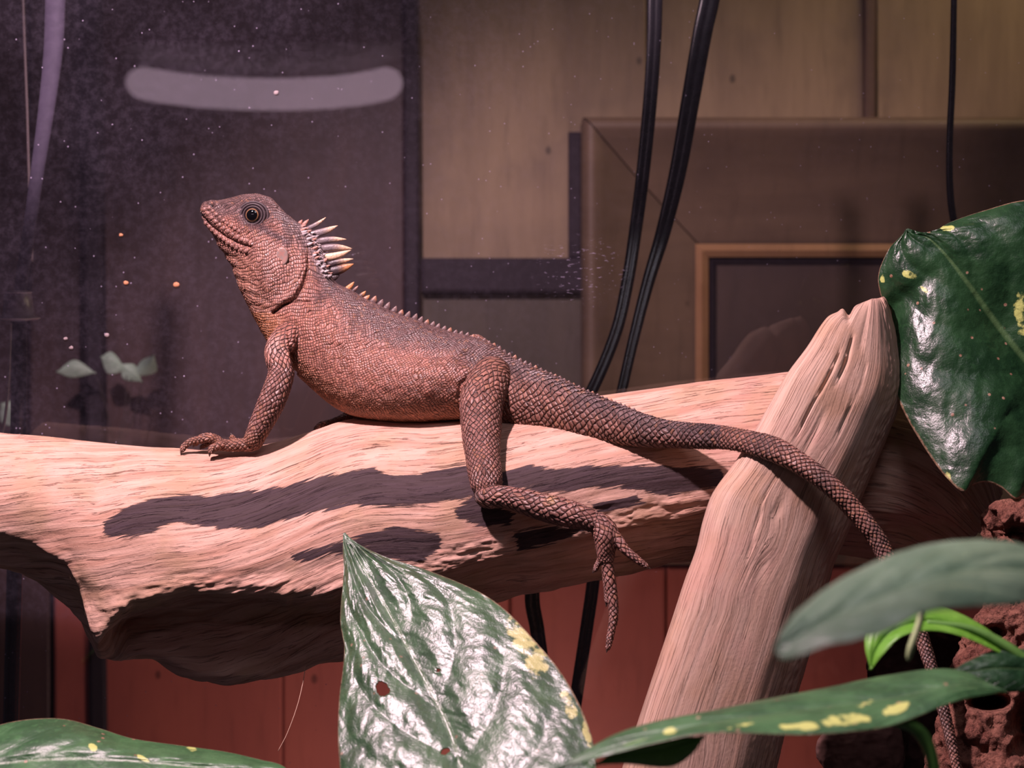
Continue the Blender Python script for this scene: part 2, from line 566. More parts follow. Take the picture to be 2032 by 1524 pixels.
# ------------------------------------------------------------------ glass back of the terrarium, dusty
def glass_mat():
    m = Mat('dusty_glass')
    tr = m.n('ShaderNodeBsdfTransparent')
    m.put(tr.inputs[0], (0.97, 0.96, 0.97, 1))
    gl = m.n('ShaderNodeBsdfGlossy')
    m.put(gl.inputs['Roughness'], 0.02)
    fr = m.n('ShaderNodeFresnel')
    m.put(fr.inputs[0], 1.5)
    x = m.xyz(m.pos())
    mx = m.n('ShaderNodeMixShader')
    m.put(mx.inputs[0], m.math('MULTIPLY', fr.outputs[0], 1.5))
    m.put(mx.inputs[1], tr.outputs[0])
    m.put(mx.inputs[2], gl.outputs[0])
    du = m.n('ShaderNodeBsdfDiffuse')
    m.put(du.inputs[0], (0.60, 0.50, 0.70, 1))
    cloud = m.noise(m.pos(), 22, 6, 0.65)
    fine = m.noise(m.pos(), 260, 5, 0.7)
    left = m.mapr(x[0], -0.20, 0.10, 1.0, 0.18)
    haze = m.math('MULTIPLY', m.math('MULTIPLY', m.mapr(cloud, 0.30, 0.75, 0.35, 1.0), m.mapr(fine, 0.38, 0.70, 0.5, 1.25)), m.math('MULTIPLY', left, 0.036))
    vd = m.voro(m.pos(), 210, 'F1')
    vc = m.xyz(m.voro(m.pos(), 210, 'F1', out='Color'))
    pick = m.math('GREATER_THAN', vc[0], 0.965)
    sz = m.math('ADD', 0.05, m.math('MULTIPLY', vc[1], 0.10))
    spk = m.math('MULTIPLY', m.math('MULTIPLY', m.math('LESS_THAN', m.math('ADD', vd, m.math('MULTIPLY', fine, 0.08)), sz), pick), m.mapr(x[0], -0.02, 0.06, 0.75, 0.25))
    vd2 = m.voro(m.pos(), 620, 'F1')
    pick2 = m.math('GREATER_THAN', m.xyz(m.voro(m.pos(), 620, 'F1', out='Color'))[0], 0.972)
    spk2 = m.math('MULTIPLY', m.math('MULTIPLY', m.mapr(vd2, 0.12, 0.26, 0.45, 0.0), pick2), left)
    # dried wipe marks near the middle
    wx = m.math('SUBTRACT', x[0], 0.030)
    wz = m.math('SUBTRACT', x[2], 0.050)
    rr = m.math('SQRT', m.math('ADD', m.math('MULTIPLY', wx, wx), m.math('MULTIPLY', m.math('MULTIPLY', wz, wz), 2.0)))
    wipe = m.math('MULTIPLY', m.mapr(rr, 0.008, 0.026, 1.0, 0.0), m.mapr(m.noise(m.vec(m.math('MULTIPLY', x[0], 300.0), x[1], m.math('MULTIPLY', x[2], 1100.0)), 1.0, 4, 0.6), 0.60, 0.66))
    fac = m.math('MAXIMUM', m.math('MAXIMUM', haze, spk), m.math('MAXIMUM', spk2, m.math('MULTIPLY', wipe, 0.28)), clamp=True)
    m2 = m.n('ShaderNodeMixShader')
    m.put(m2.inputs[0], fac)
    m.put(m2.inputs[1], mx.outputs[0])
    m.put(m2.inputs[2], du.outputs[0])
    m.put(m.out.inputs[0], m2.outputs[0])
    return m.m


GLASS_D = 345.0
gx = 0.36
pane = struct(mesh_obj('window_1', [(-gx, GLASS_D * U, -0.3), (gx, GLASS_D * U, -0.3), (gx, GLASS_D * U, 0.34), (-gx, GLASS_D * U, 0.34)], [(0, 1, 2, 3)], glass_mat(), None, False))

# ------------------------------------------------------------------ driftwood
def closed_curve(keys, n):
    """closed Catmull-Rom through keys (m, k, c) along axis 1 -> (m, n, c)"""
    m_, k, c = keys.shape
    ext = np.concatenate([keys[:, -2:], keys, keys[:, :3]], 1)
    t = np.arange(-2, k + 3, dtype=float)
    x = np.arange(n) * k / n
    return crom(t, np.transpose(ext, (1, 0, 2)), x).transpose(1, 0, 2)


def cap_faces(nu, nv, off=0):
    return [tuple(off + np.arange(nv)[::-1]), tuple(off + (nu - 1) * nv + np.arange(nv))]


def loft_mesh(name, pts_px, mat, parent=None, attrs=None):
    nu, nv, _ = pts_px.shape
    v = P(pts_px[..., 0], pts_px[..., 1], pts_px[..., 2]).reshape(-1, 3)
    f = grid_faces(nu, nv).tolist() + cap_faces(nu, nv)
    return mesh_obj(name, v, f, mat, parent, True, attrs)


bx = np.linspace(-90, 1990, 900)


def tab(pairs, x):
    a = np.array(pairs, float)
    return crom(a[:, 0], a[:, 1], x)


bT = tab([(-90, 852), (0, 859), (100, 868), (200, 878), (340, 889), (430, 893), (520, 884), (600, 862), (680, 839), (740, 832), (850, 838), (920, 833), (1000, 822), (1100, 803), (1190, 787), (1300, 770), (1400, 756), (1560, 741), (1700, 735), (1800, 748), (1900, 800), (1955, 870), (1990, 960)], bx)
bB = tab([(-90, 1100), (0, 1120), (60, 1142), (110, 1176), (150, 1217), (178, 1262), (192, 1296), (212, 1303), (300, 1306), (350, 1331), (400, 1346), (480, 1355), (560, 1341), (640, 1313), (690, 1297), (760, 1271), (850, 1236), (1000, 1192), (1100, 1166), (1200, 1141), (1330, 1116), (1400, 1100), (1560, 1085), (1700, 1100), (1800, 1108), (1900, 1085), (1955, 1040), (1990, 980)], bx)
bR = tab([(-90, 120), (0, 126), (100, 136), (250, 160), (450, 168), (700, 166), (900, 164), (1100, 158), (1300, 150), (1560, 140), (1800, 125), (1900, 90), (1960, 50), (1990, 8)], bx)
H = bB - bT
lip0 = bT + 0.74 * H
lipR = tab([(-90, 1040), (100, 1098), (150, 1165), (190, 1270), (215, 1246), (250, 1217), (300, 1201), (400, 1186), (500, 1180), (600, 1190), (670, 1186), (760, 1170), (850, 1150), (1000, 1110), (1990, 940)], bx)
wrec = sstep(185, 260, bx) * (1 - sstep(720, 860, bx))
wl = sstep(120, 190, bx) * (1 - sstep(760, 900, bx))
lip = lip0 * (1 - wl) + lipR * wl + 9 * wrec * noise(bx * 0.022, 0, 0, 15, 3)
rec = 112 * wrec
z0 = np.zeros_like(bx)
keys = np.stack([
    np.stack([0.95 * bR, bT + 0.5 * H], -1),
    np.stack([0.72 * bR, bT + 0.19 * H], -1),
    np.stack([0.12 * bR, bT], -1),
    np.stack([-0.45 * bR, bT + 0.09 * H], -1),
    np.stack([-0.80 * bR, bT + 0.26 * H], -1),
    np.stack([-0.98 * bR, bT + 0.44 * H], -1),
    np.stack([-1.0 * bR, 0.5 * (bT + 0.44 * H) + 0.5 * lip], -1),
    np.stack([-0.93 * bR, lip - 6 * wrec], -1),
    np.stack([-0.84 * bR + rec, lip + 0.06 * (bB - lip) + 6], -1),
    np.stack([-0.62 * bR + rec * 0.55, lip + 0.5 * (bB - lip)], -1),
    np.stack([-0.34 * bR + rec * 0.1, bB - 0.06 * (bB - lip)], -1),
    np.stack([0.05 * bR, bB], -1),
    np.stack([0.62 * bR, bB - 0.17 * H], -1)], 1)
NV = 300
sec = closed_curve(keys, NV)
uu = np.repeat(bx[:, None], NV, 1)
vv = np.repeat(np.arange(NV)[None, :] * 900.0 / NV, len(bx), 0)
ctr = sec.mean(1, keepdims=True)
rad = sec - ctr
rn = rad / np.maximum(np.linalg.norm(rad, axis=-1, keepdims=True), 1e-6)
seg = np.linalg.norm(np.roll(sec, -1, 1) - sec, axis=-1)
cum = np.concatenate([np.zeros((len(bx), 1)), np.cumsum(seg, 1)[:, :-1]], 1)
itop = int(round(2.0 * NV / 13))
slope = np.where(bx < 700, 0.20 * (bx - 700), 0.05 * (bx - 700))
slope = np.convolve(np.pad(slope, 40, mode='edge'), np.ones(81) / 81, mode='valid')
arcv = cum - cum[:, itop:itop + 1] + slope[:, None] + 900
vv = arcv
drift = 7 * noise(uu * 0.004, vv * 0.006, 0, 5)
dsp = 0.8 * noise(uu * 0.010, (vv + drift) * 0.20, 0, 1, 2) + 3.5 * noise(uu * 0.007, vv * 0.022, 0, 2, 2)
under = sstep(0, 60, sec[..., 1] - (lip - 30)[:, None])
dsp += under * (13 * noise(uu * 0.010, vv * 0.030, 0, 3, 3))
ledge = np.exp(-(((sec[..., 1] - lip[:, None]) + 14) / 30) ** 2) * (sec[..., 0] < 0) * sstep(60, 180, uu) * (1 - sstep(1300, 1500, uu))
dsp += ledge * 7 * noise(uu * 0.030, (vv + drift) * 0.09, 0, 16, 3)
front_low = sstep(0, 1, (sec[..., 1] - bT[:, None]) / H[:, None] * 2 - 0.7) * (sec[..., 0] < 0)
dsp += front_low * 1.8 * noise(uu * 0.014, (vv + drift) * 0.11, 0, 4, 3) * sstep(150, 500, uu)
dsp *= np.clip(np.linalg.norm(rad, axis=-1) / 60, 0, 1)
sec = sec + rn * dsp[..., None]
# knot-like dent left of the knob
kd = np.exp(-(((uu - 170) / 40) ** 2 + ((sec[..., 1] - 1190) / 30) ** 2)) * (sec[..., 0] < 0)
sec[..., 0] += kd * 10
knob = np.exp(-(((uu - 205) / 75) ** 2 + ((sec[..., 1] - 1225) / 75) ** 2)) * (sec[..., 0] < 20)
kn = 10 * knob * noise(uu * 0.03, sec[..., 1] * 0.035, sec[..., 0] * 0.03, 17, 4)
sec[..., 0] -= kn
sec[..., 1] += 0.6 * kn
pts = np.stack([uu, sec[..., 1], sec[..., 0]], -1)
STAINS_AND_SHADOW = [
    [(205, 1038), (262, 1000), (320, 985), (420, 984), (560, 967), (640, 946), (700, 934), (742, 931), (790, 946), (850, 938), (905, 925), (945, 924), (950, 1003), (935, 985), (850, 1002), (760, 1006), (700, 1001), (620, 1016), (520, 1046), (440, 1047), (350, 1036), (300, 1057), (232, 1068), (210, 1060)],
    [(578, 1100), (640, 1086), (690, 1072), (780, 1044), (872, 1058), (876, 1088), (832, 1114), (760, 1110), (690, 1096), (650, 1100), (620, 1112), (585, 1114)],
    [(985, 940), (1050, 926), (1110, 932), (1200, 925), (1300, 925), (1432, 930), (1432, 962), (1330, 985), (1230, 967), (1150, 972), (1080, 978), (1000, 968)],  # bark stain right of the thigh, partly shadow painted dark
    [(1170, 1000), (1262, 985), (1280, 996), (1210, 1015), (1180, 1016)],
    [(1030, 1092), (1020, 1058), (1090, 1046), (1165, 1050), (1100, 1078)],  # mostly the shadow under the shin, painted dark
    [(900, 1010), (945, 985), (1020, 1020), (1010, 1040), (960, 1045), (910, 1030)],
    [(330, 940), (430, 930), (500, 935), (430, 950), (350, 952)],
]
mask = np.full(uu.shape, -40.0)
spx, spy = pts[..., 0], pts[..., 1]
for k, pg in enumerate(STAINS_AND_SHADOW):
    dd, ins = poly_dist(spx, spy, pg, True)
    sd = np.where(ins, dd, -dd)
    mask = np.maximum(mask, np.minimum(sd, 9) - (12 if k == 6 else 0))
mask = np.where(pts[..., 2] < 20, mask, -40)
mask = np.clip(0.5 + mask / 24.0, 0, 1)
gr = np.stack([uu, vv + drift, mask], -1).reshape(-1, 3)
BR = loft_mesh('branch', pts, WOOD, None, {'grain': gr})
tag(BR, 'thick horizontal driftwood branch with dark bark stains that the lizard lies on', 'branch')

# the broken-off pale branch that leans across it
ST = np.array([
    (1699, 601, 1752, 590, 18, -195), (1692, 603, 1757, 597, 30, -197), (1672, 612, 1768, 625, 45, -200), (1640, 632, 1782, 680, 58, -205), (1600, 690, 1793, 745, 68, -214), (1562, 741, 1788, 797, 74, -222),
    (1528, 800, 1766, 855, 76, -230), (1497, 855, 1741, 915, 78, -238), (1460, 915, 1722, 960, 80, -244), (1415, 977, 1700, 1015, 82, -252), (1396, 1030, 1680, 1065, 84, -256),
    (1382, 1088, 1656, 1120, 86, -262), (1359, 1150, 1640, 1180, 88, -268), (1336, 1220, 1620, 1250, 90, -275), (1306, 1310, 1595, 1340, 92, -285), (1268, 1425, 1562, 1440, 94, -298), (1236, 1520, 1540, 1530, 95, -308), (1205, 1620, 1515, 1630, 96, -318)], float)
t0 = np.concatenate([[0], np.cumsum(np.hypot(np.diff(ST[:, [0, 2]].mean(1)), np.diff(ST[:, [1, 3]].mean(1))))])
tt = np.linspace(0, t0[-1], 420)
S = crom(t0, ST, tt)
NV2 = 220
th = np.arange(NV2) / NV2 * 2 * math.pi
e_ = 2.0 / 2.7
cs = np.sign(np.cos(th)) * np.abs(np.cos(th)) ** e_
sn = np.sign(np.sin(th)) * np.abs(np.sin(th)) ** e_
mx_, my_ = (S[:, 0] + S[:, 2]) / 2, (S[:, 1] + S[:, 3]) / 2
hx, hy = (S[:, 2] - S[:, 0]) / 2, (S[:, 3] - S[:, 1]) / 2
X = mx_[:, None] + hx[:, None] * cs
Y = my_[:, None] + hy[:, None] * cs
# the front face looks a little to the left, its right shoulder turns away
Z = S[:, 5][:, None] + 34 - S[:, 4][:, None] * sn + 0.34 * S[:, 4][:, None] * cs + 26 * np.clip(cs - 0.45, 0, 1) ** 1.0
ua = np.repeat(tt[:, None], NV2, 1)
va = np.repeat(th[None, :] / (2 * math.pi) * 800, len(tt), 0)
dr2 = 4 * noise(ua * 0.008, va * 0.01, 0, 25)
dp = 0.5 * noise(ua * 0.006, (va + dr2) * 0.2, 0, 21, 2) + 1.5 * noise(ua * 0.007, va * 0.018, 0, 22, 2)
rough_r = np.exp(-((cs[None, :] - 0.86) / 0.16) ** 2)
dp = dp + rough_r * 3.0 * noise(ua * 0.07, va * 0.16, 0, 23, 2)
# deep splits down the front face
front = (sn[None, :] > 0.3)
for c0, w_, a0, a1, dep in ((-0.38, 0.020, 110, 330, 9), (-0.20, 0.025, 80, 200, 12), (-0.12, 0.016, 230, 620, 6), (0.05, 0.014, 0, 120, 8), (-0.30, 0.014, 360, 640, 5), (0.22, 0.014, 120, 330, 4)):
    c = c0 + 0.00025 * (ua - a0) + 0.03 * noise(ua * 0.012, 0, 0, 31)
    dp = dp - dep * np.exp(-((cs[None, :] - c) / w_) ** 2) * sstep(a0 - 15, a0 + 25, ua) * (1 - sstep(a1 - 60, a1, ua)) * front
X = X + dp * cs * 0.7
Z = Z - dp * sn
# torn top end with a notch
tearx = np.exp(-((X - 1684) / 9) ** 2) * np.exp(-(ua / 45) ** 2)
Y = Y + tearx * 26 + 7 * noise(X * 0.05, 0, 0, 33, 2) * np.exp(-(ua / 40) ** 2)
pts2 = np.stack([X, Y, Z], -1)
knot = np.exp(-(((X - 1545) / 30) ** 2 + ((Y - 1085) / 60) ** 2)) + np.exp(-(((X - 1430) / 50) ** 2 + ((Y - 1215) / 28) ** 2))
g2 = np.stack([ua + 0 * X, va + dr2 + 5 * knot, 0 * X], -1).reshape(-1, 3)
BR2 = loft_mesh('leaning_branch', pts2, WOOD2, None, {'grain': g2})
tag(BR2, 'pale broken driftwood piece leaning diagonally, with the lizard tail across it', 'branch')

# ------------------------------------------------------------------ lizard
LIZ_LOC = P(800, 836, 0)
lizard = thing('lizard', LIZ_LOC, 'reddish brown scaly lizard with spiny neck crest, basking on the driftwood branch', 'lizard')


class Parts:
    def __init__(s):
        s.v, s.f, s.lat, s.n = [], [], [], 0

    def add(s, pts, lat):
        """pts (nu, nv, 3) in pixel space; lat (nu, nv, 3)"""
        nu, nv, _ = pts.shape
        s.v.append(P(pts[..., 0], pts[..., 1], pts[..., 2]).reshape(-1, 3))
        s.lat.append(lat.reshape(-1, 3))
        s.f += grid_faces(nu, nv, True, s.n).tolist()
        s.f += cap_faces(nu, nv, s.n)
        s.n += nu * nv


def arc(c):
    return np.concatenate([[0], np.cumsum(np.linalg.norm(np.diff(c, axis=0), axis=1))])


def limb(parts, pts, ncount, k=1.0, step=3.0, nv=28, flat=1.0):
    """tapering limb along (px, py, d, r) points with rounded ends"""
    a = np.array(pts, float)
    t = arc(a[:, :3])
    x = np.linspace(0, t[-1], max(12, int(t[-1] / step)))
    q = crom(t, a, x)
    c, r = q[:, :3], np.maximum(q[:, 3], 0.5)
    # rounded tips
    for end in (0, 1):
        r_e = r[0] if end == 0 else r[-1]
        dist = x if end == 0 else t[-1] - x
        w = np.clip(dist / r_e, 0, 1)
        r = r * np.sqrt(np.clip(1 - (1 - w) ** 2, 0.02, 1))
    tg = np.gradient(c, axis=0)
    tg /= np.linalg.norm(tg, axis=1, keepdims=True)
    front = np.array([0, 0, -1.0])
    fr = front - tg * (tg @ front)[:, None]
    fr /= np.maximum(np.linalg.norm(fr, axis=1, keepdims=True), 1e-6)
    up = np.cross(tg, fr)
    th = (np.arange(nv) / nv - 0.5) * 2 * math.pi
    P3 = c[:, None] + r[:, None, None] * (np.cos(th)[None, :, None] * fr[:, None] * flat + np.sin(th)[None, :, None] * up[:, None])
    # the scale count round the limb stays, so the scales shrink with the taper
    rb = np.maximum(q[:, 3], 2.0)
    da = np.diff(x) / (2 * math.pi * 0.5 * (rb[1:] + rb[:-1]) / ncount)
    A = np.concatenate([[0], np.cumsum(da)])
    lat = np.stack(np.broadcast_arrays(A[:, None] * 0.85, (th / (2 * math.pi) * ncount)[None, :], k), -1)
    parts.add(P3, lat)


# body from snout to tail tip: top edge, bottom edge, half width, depth, scales round
BODY = np.array([
    (398.5, 413, 398, 420, 4, 0), (401, 405, 399, 427, 10, 0), (408, 400, 404, 438, 16, 0), (424, 399, 417, 455, 24, 0), (448, 397, 431, 482, 31, 0), (472, 391, 447, 507, 38, 0), (500, 386, 462, 533, 43, 0), (530, 391, 474, 567, 48, 0),
    (553, 410, 487, 593, 52, 0), (583, 437, 503, 625, 50, 0), (612, 455, 516, 650, 44, 0), (638, 490, 528, 672, 42, 0), (652, 527, 546, 694, 50, 0), (664, 558, 568, 718, 60, 0),
    (690, 573, 592, 744, 68, 0), (735, 598, 628, 778, 76, 0), (785, 621, 677, 815, 84, 0), (840, 641, 745, 834, 88, 0), (890, 658, 820, 838, 84, 0), (935, 669, 885, 833, 74, 0), (975, 684, 940, 834, 64, -4), (1012, 707, 985, 844, 57, -12),
    (1052, 727, 1035, 856, 55, -28), (1111, 751, 1098, 867, 51, -52), (1155, 773, 1143, 873, 47, -72), (1194, 789, 1188, 879, 43, -92), (1273, 820, 1265, 885, 33, -140), (1332, 836, 1328, 888, 27, -170), (1421, 844, 1417, 890, 23, -228), (1470, 852, 1458, 893, 21, -266),
    (1543, 869, 1522, 912, 20.5, -308), (1590, 897, 1566, 931, 20, -322), (1637, 931, 1612, 960, 19.5, -327), (1671, 960, 1645, 986, 19, -326), (1706, 998, 1676, 1018, 18, -320), (1741, 1040, 1710, 1057, 17.5, -315), (1765, 1078, 1734, 1093, 17, -310),
    (1800, 1160, 1772, 1172, 15, -308), (1836, 1245, 1810, 1255, 13.5, -325), (1864, 1340, 1843, 1346, 11, -338), (1888, 1430, 1868, 1435, 10, -345), (1907, 1520, 1890, 1523, 9, -348), (1920, 1590, 1906, 1592, 8, -348)], float)
cen = np.stack([(BODY[:, 0] + BODY[:, 2]) / 2, (BODY[:, 1] + BODY[:, 3]) / 2], -1)
tb = arc(np.column_stack([cen, BODY[:, 5]]))
tb[:3] = [0, 5, 13]
tb = np.maximum.accumulate(tb + np.arange(len(tb)) * 1e-3)
xb = np.linspace(0, tb[-1], 620)
q = crom(tb, BODY, xb)
nvb = 96
thb = (np.arange(nvb) / nvb - 0.5) * 2 * math.pi          # 0 faces the camera
mid = np.stack([(q[:, 0] + q[:, 2]) / 2, (q[:, 1] + q[:, 3]) / 2], -1)
hv = np.stack([(q[:, 0] - q[:, 2]) / 2, (q[:, 1] - q[:, 3]) / 2], -1)
sb, cb = np.sin(thb), np.cos(thb)
# the head and neck are boxier, the back of the trunk is a ridge
trunk = sstep(560, 700, mid[:, 0]) * (1 - sstep(960, 1060, mid[:, 0]))
wfac = 1 - trunk[:, None] * 0.22 * np.clip(sb, 0, 1)[None, :] ** 1.5
headm = 1 - sstep(480, 560, mid[:, 0])
wfac = wfac * (1 + headm[:, None] * 0.10 * np.exp(-((sb[None, :] - 0.15) / 0.4) ** 2) - headm[:, None] * 0.10 * np.clip(-sb, 0, 1)[None, :])
BP = np.stack([mid[:, 0, None] + hv[:, 0, None] * sb, mid[:, 1, None] + hv[:, 1, None] * sb, q[:, 5, None] - q[:, 4, None] * cb[None, :] * wfac], -1)
size = tab([(398, 6), (470, 6.2), (540, 7.5), (620, 7.5), (680, 7), (800, 7.0), (930, 8.0), (1010, 11.5), (1150, 15), (1280, 15), (1420, 13), (1550, 12.5), (1700, 11.5), (1800, 10), (1950, 8)], np.clip(mid[:, 0], 398, 1950))
hh = np.hypot(hv[:, 0], hv[:, 1])
A_ = np.concatenate([[0], np.cumsum(np.diff(xb) / (0.5 * (size[1:] + size[:-1])))])
girth = 2 * math.pi * np.sqrt((hh**2 + q[:, 4]**2) / 2)
# scales shrink on the back of the trunk and grow towards the belly and on the tail
cnt = girth / size
B_ = thb[None, :] / (2 * math.pi) * cnt[:, None]
kst = np.broadcast_to(tab([(398, 0.75), (560, 0.85), (700, 0.55), (880, 0.6), (1000, 1.0), (1900, 1.0)], np.clip(mid[:, 0], 398, 1900))[:, None], B_.shape)
parts = Parts()
parts.add(BP, np.stack([np.broadcast_to(A_[:, None], B_.shape), B_, kst], -1))

# near foreleg, hand and fingers
limb(parts, [(604, 650, -10, 22), (578, 662, -30, 27), (553, 696, -50, 27), (558, 738, -60, 25.5), (542, 790, -64, 26), (520, 838, -56, 23), (503, 872, -48, 18), (492, 886, -42, 13)], 15, 1.0)
limb(parts, [(520, 868, -46, 12), (500, 880, -44, 14), (478, 883, -42, 11.5), (452, 884, -42, 10.5), (430, 884, -42, 8)], 8, 1.0, 2)
limb(parts, [(440, 880, -40, 7), (420, 870, -36, 7), (400, 872, -34, 6.5), (378, 877, -34, 6), (365, 886, -36, 5), (361, 897, -38, 3)], 5, 1.0, 1.5, 18)
limb(parts, [(448, 882, -46, 7), (430, 886, -50, 7), (420, 891, -52, 5.5), (417, 901, -54, 3)], 5, 1.0, 1.5, 18)
limb(parts, [(440, 878, -34, 7), (420, 868, -30, 7), (404, 868, -27, 6.5), (392, 876, -26, 5.5), (385, 884, -26, 3.5)], 5, 1.0, 1.5, 18)
limb(parts, [(452, 880, -30, 6), (432, 876, -22, 5.5), (412, 880, -16, 5), (400, 888, -14, 3)], 5, 1.0, 1.5, 18)
limb(parts, [(478, 880, -36, 7), (464, 874, -28, 6), (460, 864, -24, 4.5)], 5, 1.0, 1.5, 18)
# far foreleg, mostly behind the chest
limb(parts, [(660, 690, 45, 28), (735, 785, 74, 22), (712, 815, 80, 17), (688, 832, 78, 13), (655, 841, 74, 8), (630, 846, 70, 7)], 14, 1.0)
limb(parts, [(650, 842, 66, 6), (634, 845, 60, 5.5), (627, 852, 58, 3.5)], 6, 0.8, 1.5, 18)
# near hind leg
limb(parts, [(1000, 742, -12, 40), (975, 752, -42, 44), (957, 792, -74, 43), (955, 850, -108, 39), (958, 905, -142, 34), (964, 950, -168, 32), (968, 984, -184, 25)], 21, 1.0)
limb(parts, [(955, 970, -180, 25), (963, 983, -186, 24), (1008, 987, -196, 21), (1066, 1003, -202, 26), (1122, 1018, -205, 27), (1165, 1030, -206, 22), (1192, 1045, -206, 18)], 11, 1.0)
limb(parts, [(1172, 1030, -204, 17), (1190, 1040, -206, 22), (1203, 1064, -206, 25), (1202, 1094, -203, 18), (1205, 1122, -200, 12)], 13, 0.9, 2)
limb(parts, [(1202, 1096, -202, 13), (1207, 1130, -200, 11), (1213, 1165, -198, 9.5), (1217, 1200, -196, 8.8), (1217, 1230, -195, 7.6), (1211, 1262, -195, 6.2), (1206, 1290, -195, 3.5)], 5, 1.0, 1.5, 20)
limb(parts, [(1212, 1056, -212, 12), (1226, 1072, -216, 11), (1240, 1090, -219, 8.5), (1263, 1109, -220, 7), (1286, 1126, -220, 3.5)], 5, 1.0, 1.5, 20)
limb(parts, [(1196, 1088, -198, 7), (1190, 1110, -194, 5), (1184, 1124, -192, 4.4), (1179, 1134, -192, 3.6)], 6, 0.8, 1.5, 16)
limb(parts, [(1203, 1118, -194, 8), (1203, 1150, -190, 6.2), (1205, 1178, -188, 5.5), (1205, 1198, -188, 4)], 6, 0.9, 1.5, 18)
# far hind leg: only the hip and knee show above the back
limb(parts, [(985, 752, 30, 28), (948, 694, 58, 26), (938, 690, 70, 24), (985, 745, 100, 18), (1050, 800, 120, 14)], 16, 1.0)

raw_v, raw_f, raw_lat = np.concatenate(parts.v), parts.f, np.concatenate(parts.lat)
raw_me = bpy.data.meshes.new('raw')
raw_me.from_pydata(raw_v.tolist(), [], raw_f)
raw_o = bpy.data.objects.new('raw', raw_me)
C.objects.link(raw_o)
md = raw_o.modifiers.new('fuse', 'REMESH')
md.mode = 'VOXEL'
md.voxel_size = 1.75 * U
sm = raw_o.modifiers.new('smooth', 'SMOOTH')
sm.factor = 0.5
sm.iterations = 4
dg = bpy.context.evaluated_depsgraph_get()
body_me = bpy.data.meshes.new_from_object(raw_o.evaluated_get(dg))
body_me.name = 'body'
bpy.data.objects.remove(raw_o)
nvx = len(body_me.vertices)
co = np.empty(nvx * 3, np.float32)
body_me.vertices.foreach_get('co', co)
co = co.reshape(-1, 3).astype(float)
nr = np.empty(nvx * 3, np.float32)
body_me.vertices.foreach_get('normal', nr)
nr = nr.reshape(-1, 3).astype(float)

# carry the scale lattice over from the nearest point of the parts
rf = np.array([f for f in raw_f if len(f) == 4])
tri = np.concatenate([rf[:, [0, 1, 2]], rf[:, [0, 2, 3]]])
bvh0 = BVHTree.FromPolygons(raw_v.tolist(), tri.tolist())
near = [bvh0.find_nearest(Vector(c)) for c in co.tolist()]
ti = np.array([n[2] for n in near])
hit = np.array([tuple(n[0]) for n in near])
T = tri[ti]
a0, a1, a2 = raw_v[T[:, 0]], raw_v[T[:, 1]], raw_v[T[:, 2]]
e0, e1, e2 = a1 - a0, a2 - a0, hit - a0
d00, d01, d11 = (e0 * e0).sum(1), (e0 * e1).sum(1), (e1 * e1).sum(1)
d20, d21 = (e2 * e0).sum(1), (e2 * e1).sum(1)
den = np.maximum(d00 * d11 - d01 * d01, 1e-30)
w1, w2 = (d11 * d20 - d01 * d21) / den, (d00 * d21 - d01 * d20) / den
w0 = 1 - w1 - w2
LT = raw_lat[T]
span = LT[:, :, 1].max(1) - LT[:, :, 1].min(1)
lat = LT[:, 0] * w0[:, None] + LT[:, 1] * w1[:, None] + LT[:, 2] * w2[:, None]
lat[span > 3] = LT[span > 3, 0]
px3 = PX(co)
px, py, pd = px3[:, 0], px3[:, 1], px3[:, 2]
wa = np.where(tri[ti][:, 0] < len(parts.v[0]), np.interp(px, [400, 480, 600, 680, 900, 1000, 1100, 1900], [0.62, 0.55, 0.42, 0.66, 0.62, 0.40, 0.26, 0.22]), 0.30)
for ax_i, sd_ in ((0, 41), (1, 42)):
    lat[:, ax_i] += wa * (noise(px * 0.055, py * 0.055, pd * 0.055, sd_, 1) + 0.5 * noise(px * 0.14, py * 0.14, pd * 0.14, sd_ + 9, 1))

body_idx = tri[ti][:, 0] < len(parts.v[0])          # belongs to head, trunk or tail
# relief in pixels along the normal
relief = np.zeros(nvx)


def groove(pts, width, depth, cond=None):
    dd, _ = poly_dist(px, py, pts)
    g = np.exp(-(dd / width) ** 2) * depth
    return g if cond is None else g * cond


hd = body_idx & (px < 720)
relief -= groove([(399, 425), (419, 448), (449, 471), (478, 485), (497, 490)], 2.3, 3.2, hd)              # mouth
relief += groove([(404, 418), (424, 440), (452, 463), (480, 478), (498, 484)], 4.5, 2.2, hd)              # upper lip scales
relief += groove([(408, 444), (430, 465), (458, 483), (490, 497)], 5, 2.0, hd)
relief -= groove([(508, 496), (520, 506)], 2.2, 1.6, hd)
relief += groove([(432, 408), (455, 400), (480, 393), (510, 391), (536, 400), (545, 412)], 5, 4.0, hd)    # brow ridge
relief -= 9 * np.exp(-(((px - 502) / 25) ** 2 + ((py - 428) / 22) ** 2) ** 2) * hd                        # eye socket
relief += 5 * np.exp(-(((px - 545) / 30) ** 2 + ((py - 545) / 34) ** 2)) * hd                            # jaw muscle
relief -= groove([(612, 492), (611, 530), (601, 565), (585, 592), (562, 606), (541, 622)], 2.6, 8.5, hd) * (0.35 + 0.65 * sstep(500, 590, py))    # gular fold
relief += groove([(602, 505), (600, 535), (590, 562), (575, 585), (552, 600)], 8, 4.5, hd)
relief -= groove([(598, 500), (603, 530), (594, 556)], 2.2, 3.0, hd)
relief -= groove([(560, 606), (590, 598), (614, 599)], 2.6, 4.0, hd)
for k in range(5):                                                                                          # slanting folds of the throat
    o_ = k * 15
    relief -= groove([(440 + o_, 500 + 26 * k), (468 + o_ * 0.9, 512 + 25 * k), (500 + o_ * 0.8, 541 + 20 * k)], 5, 2.2 * (1 - k * 0.1), hd)
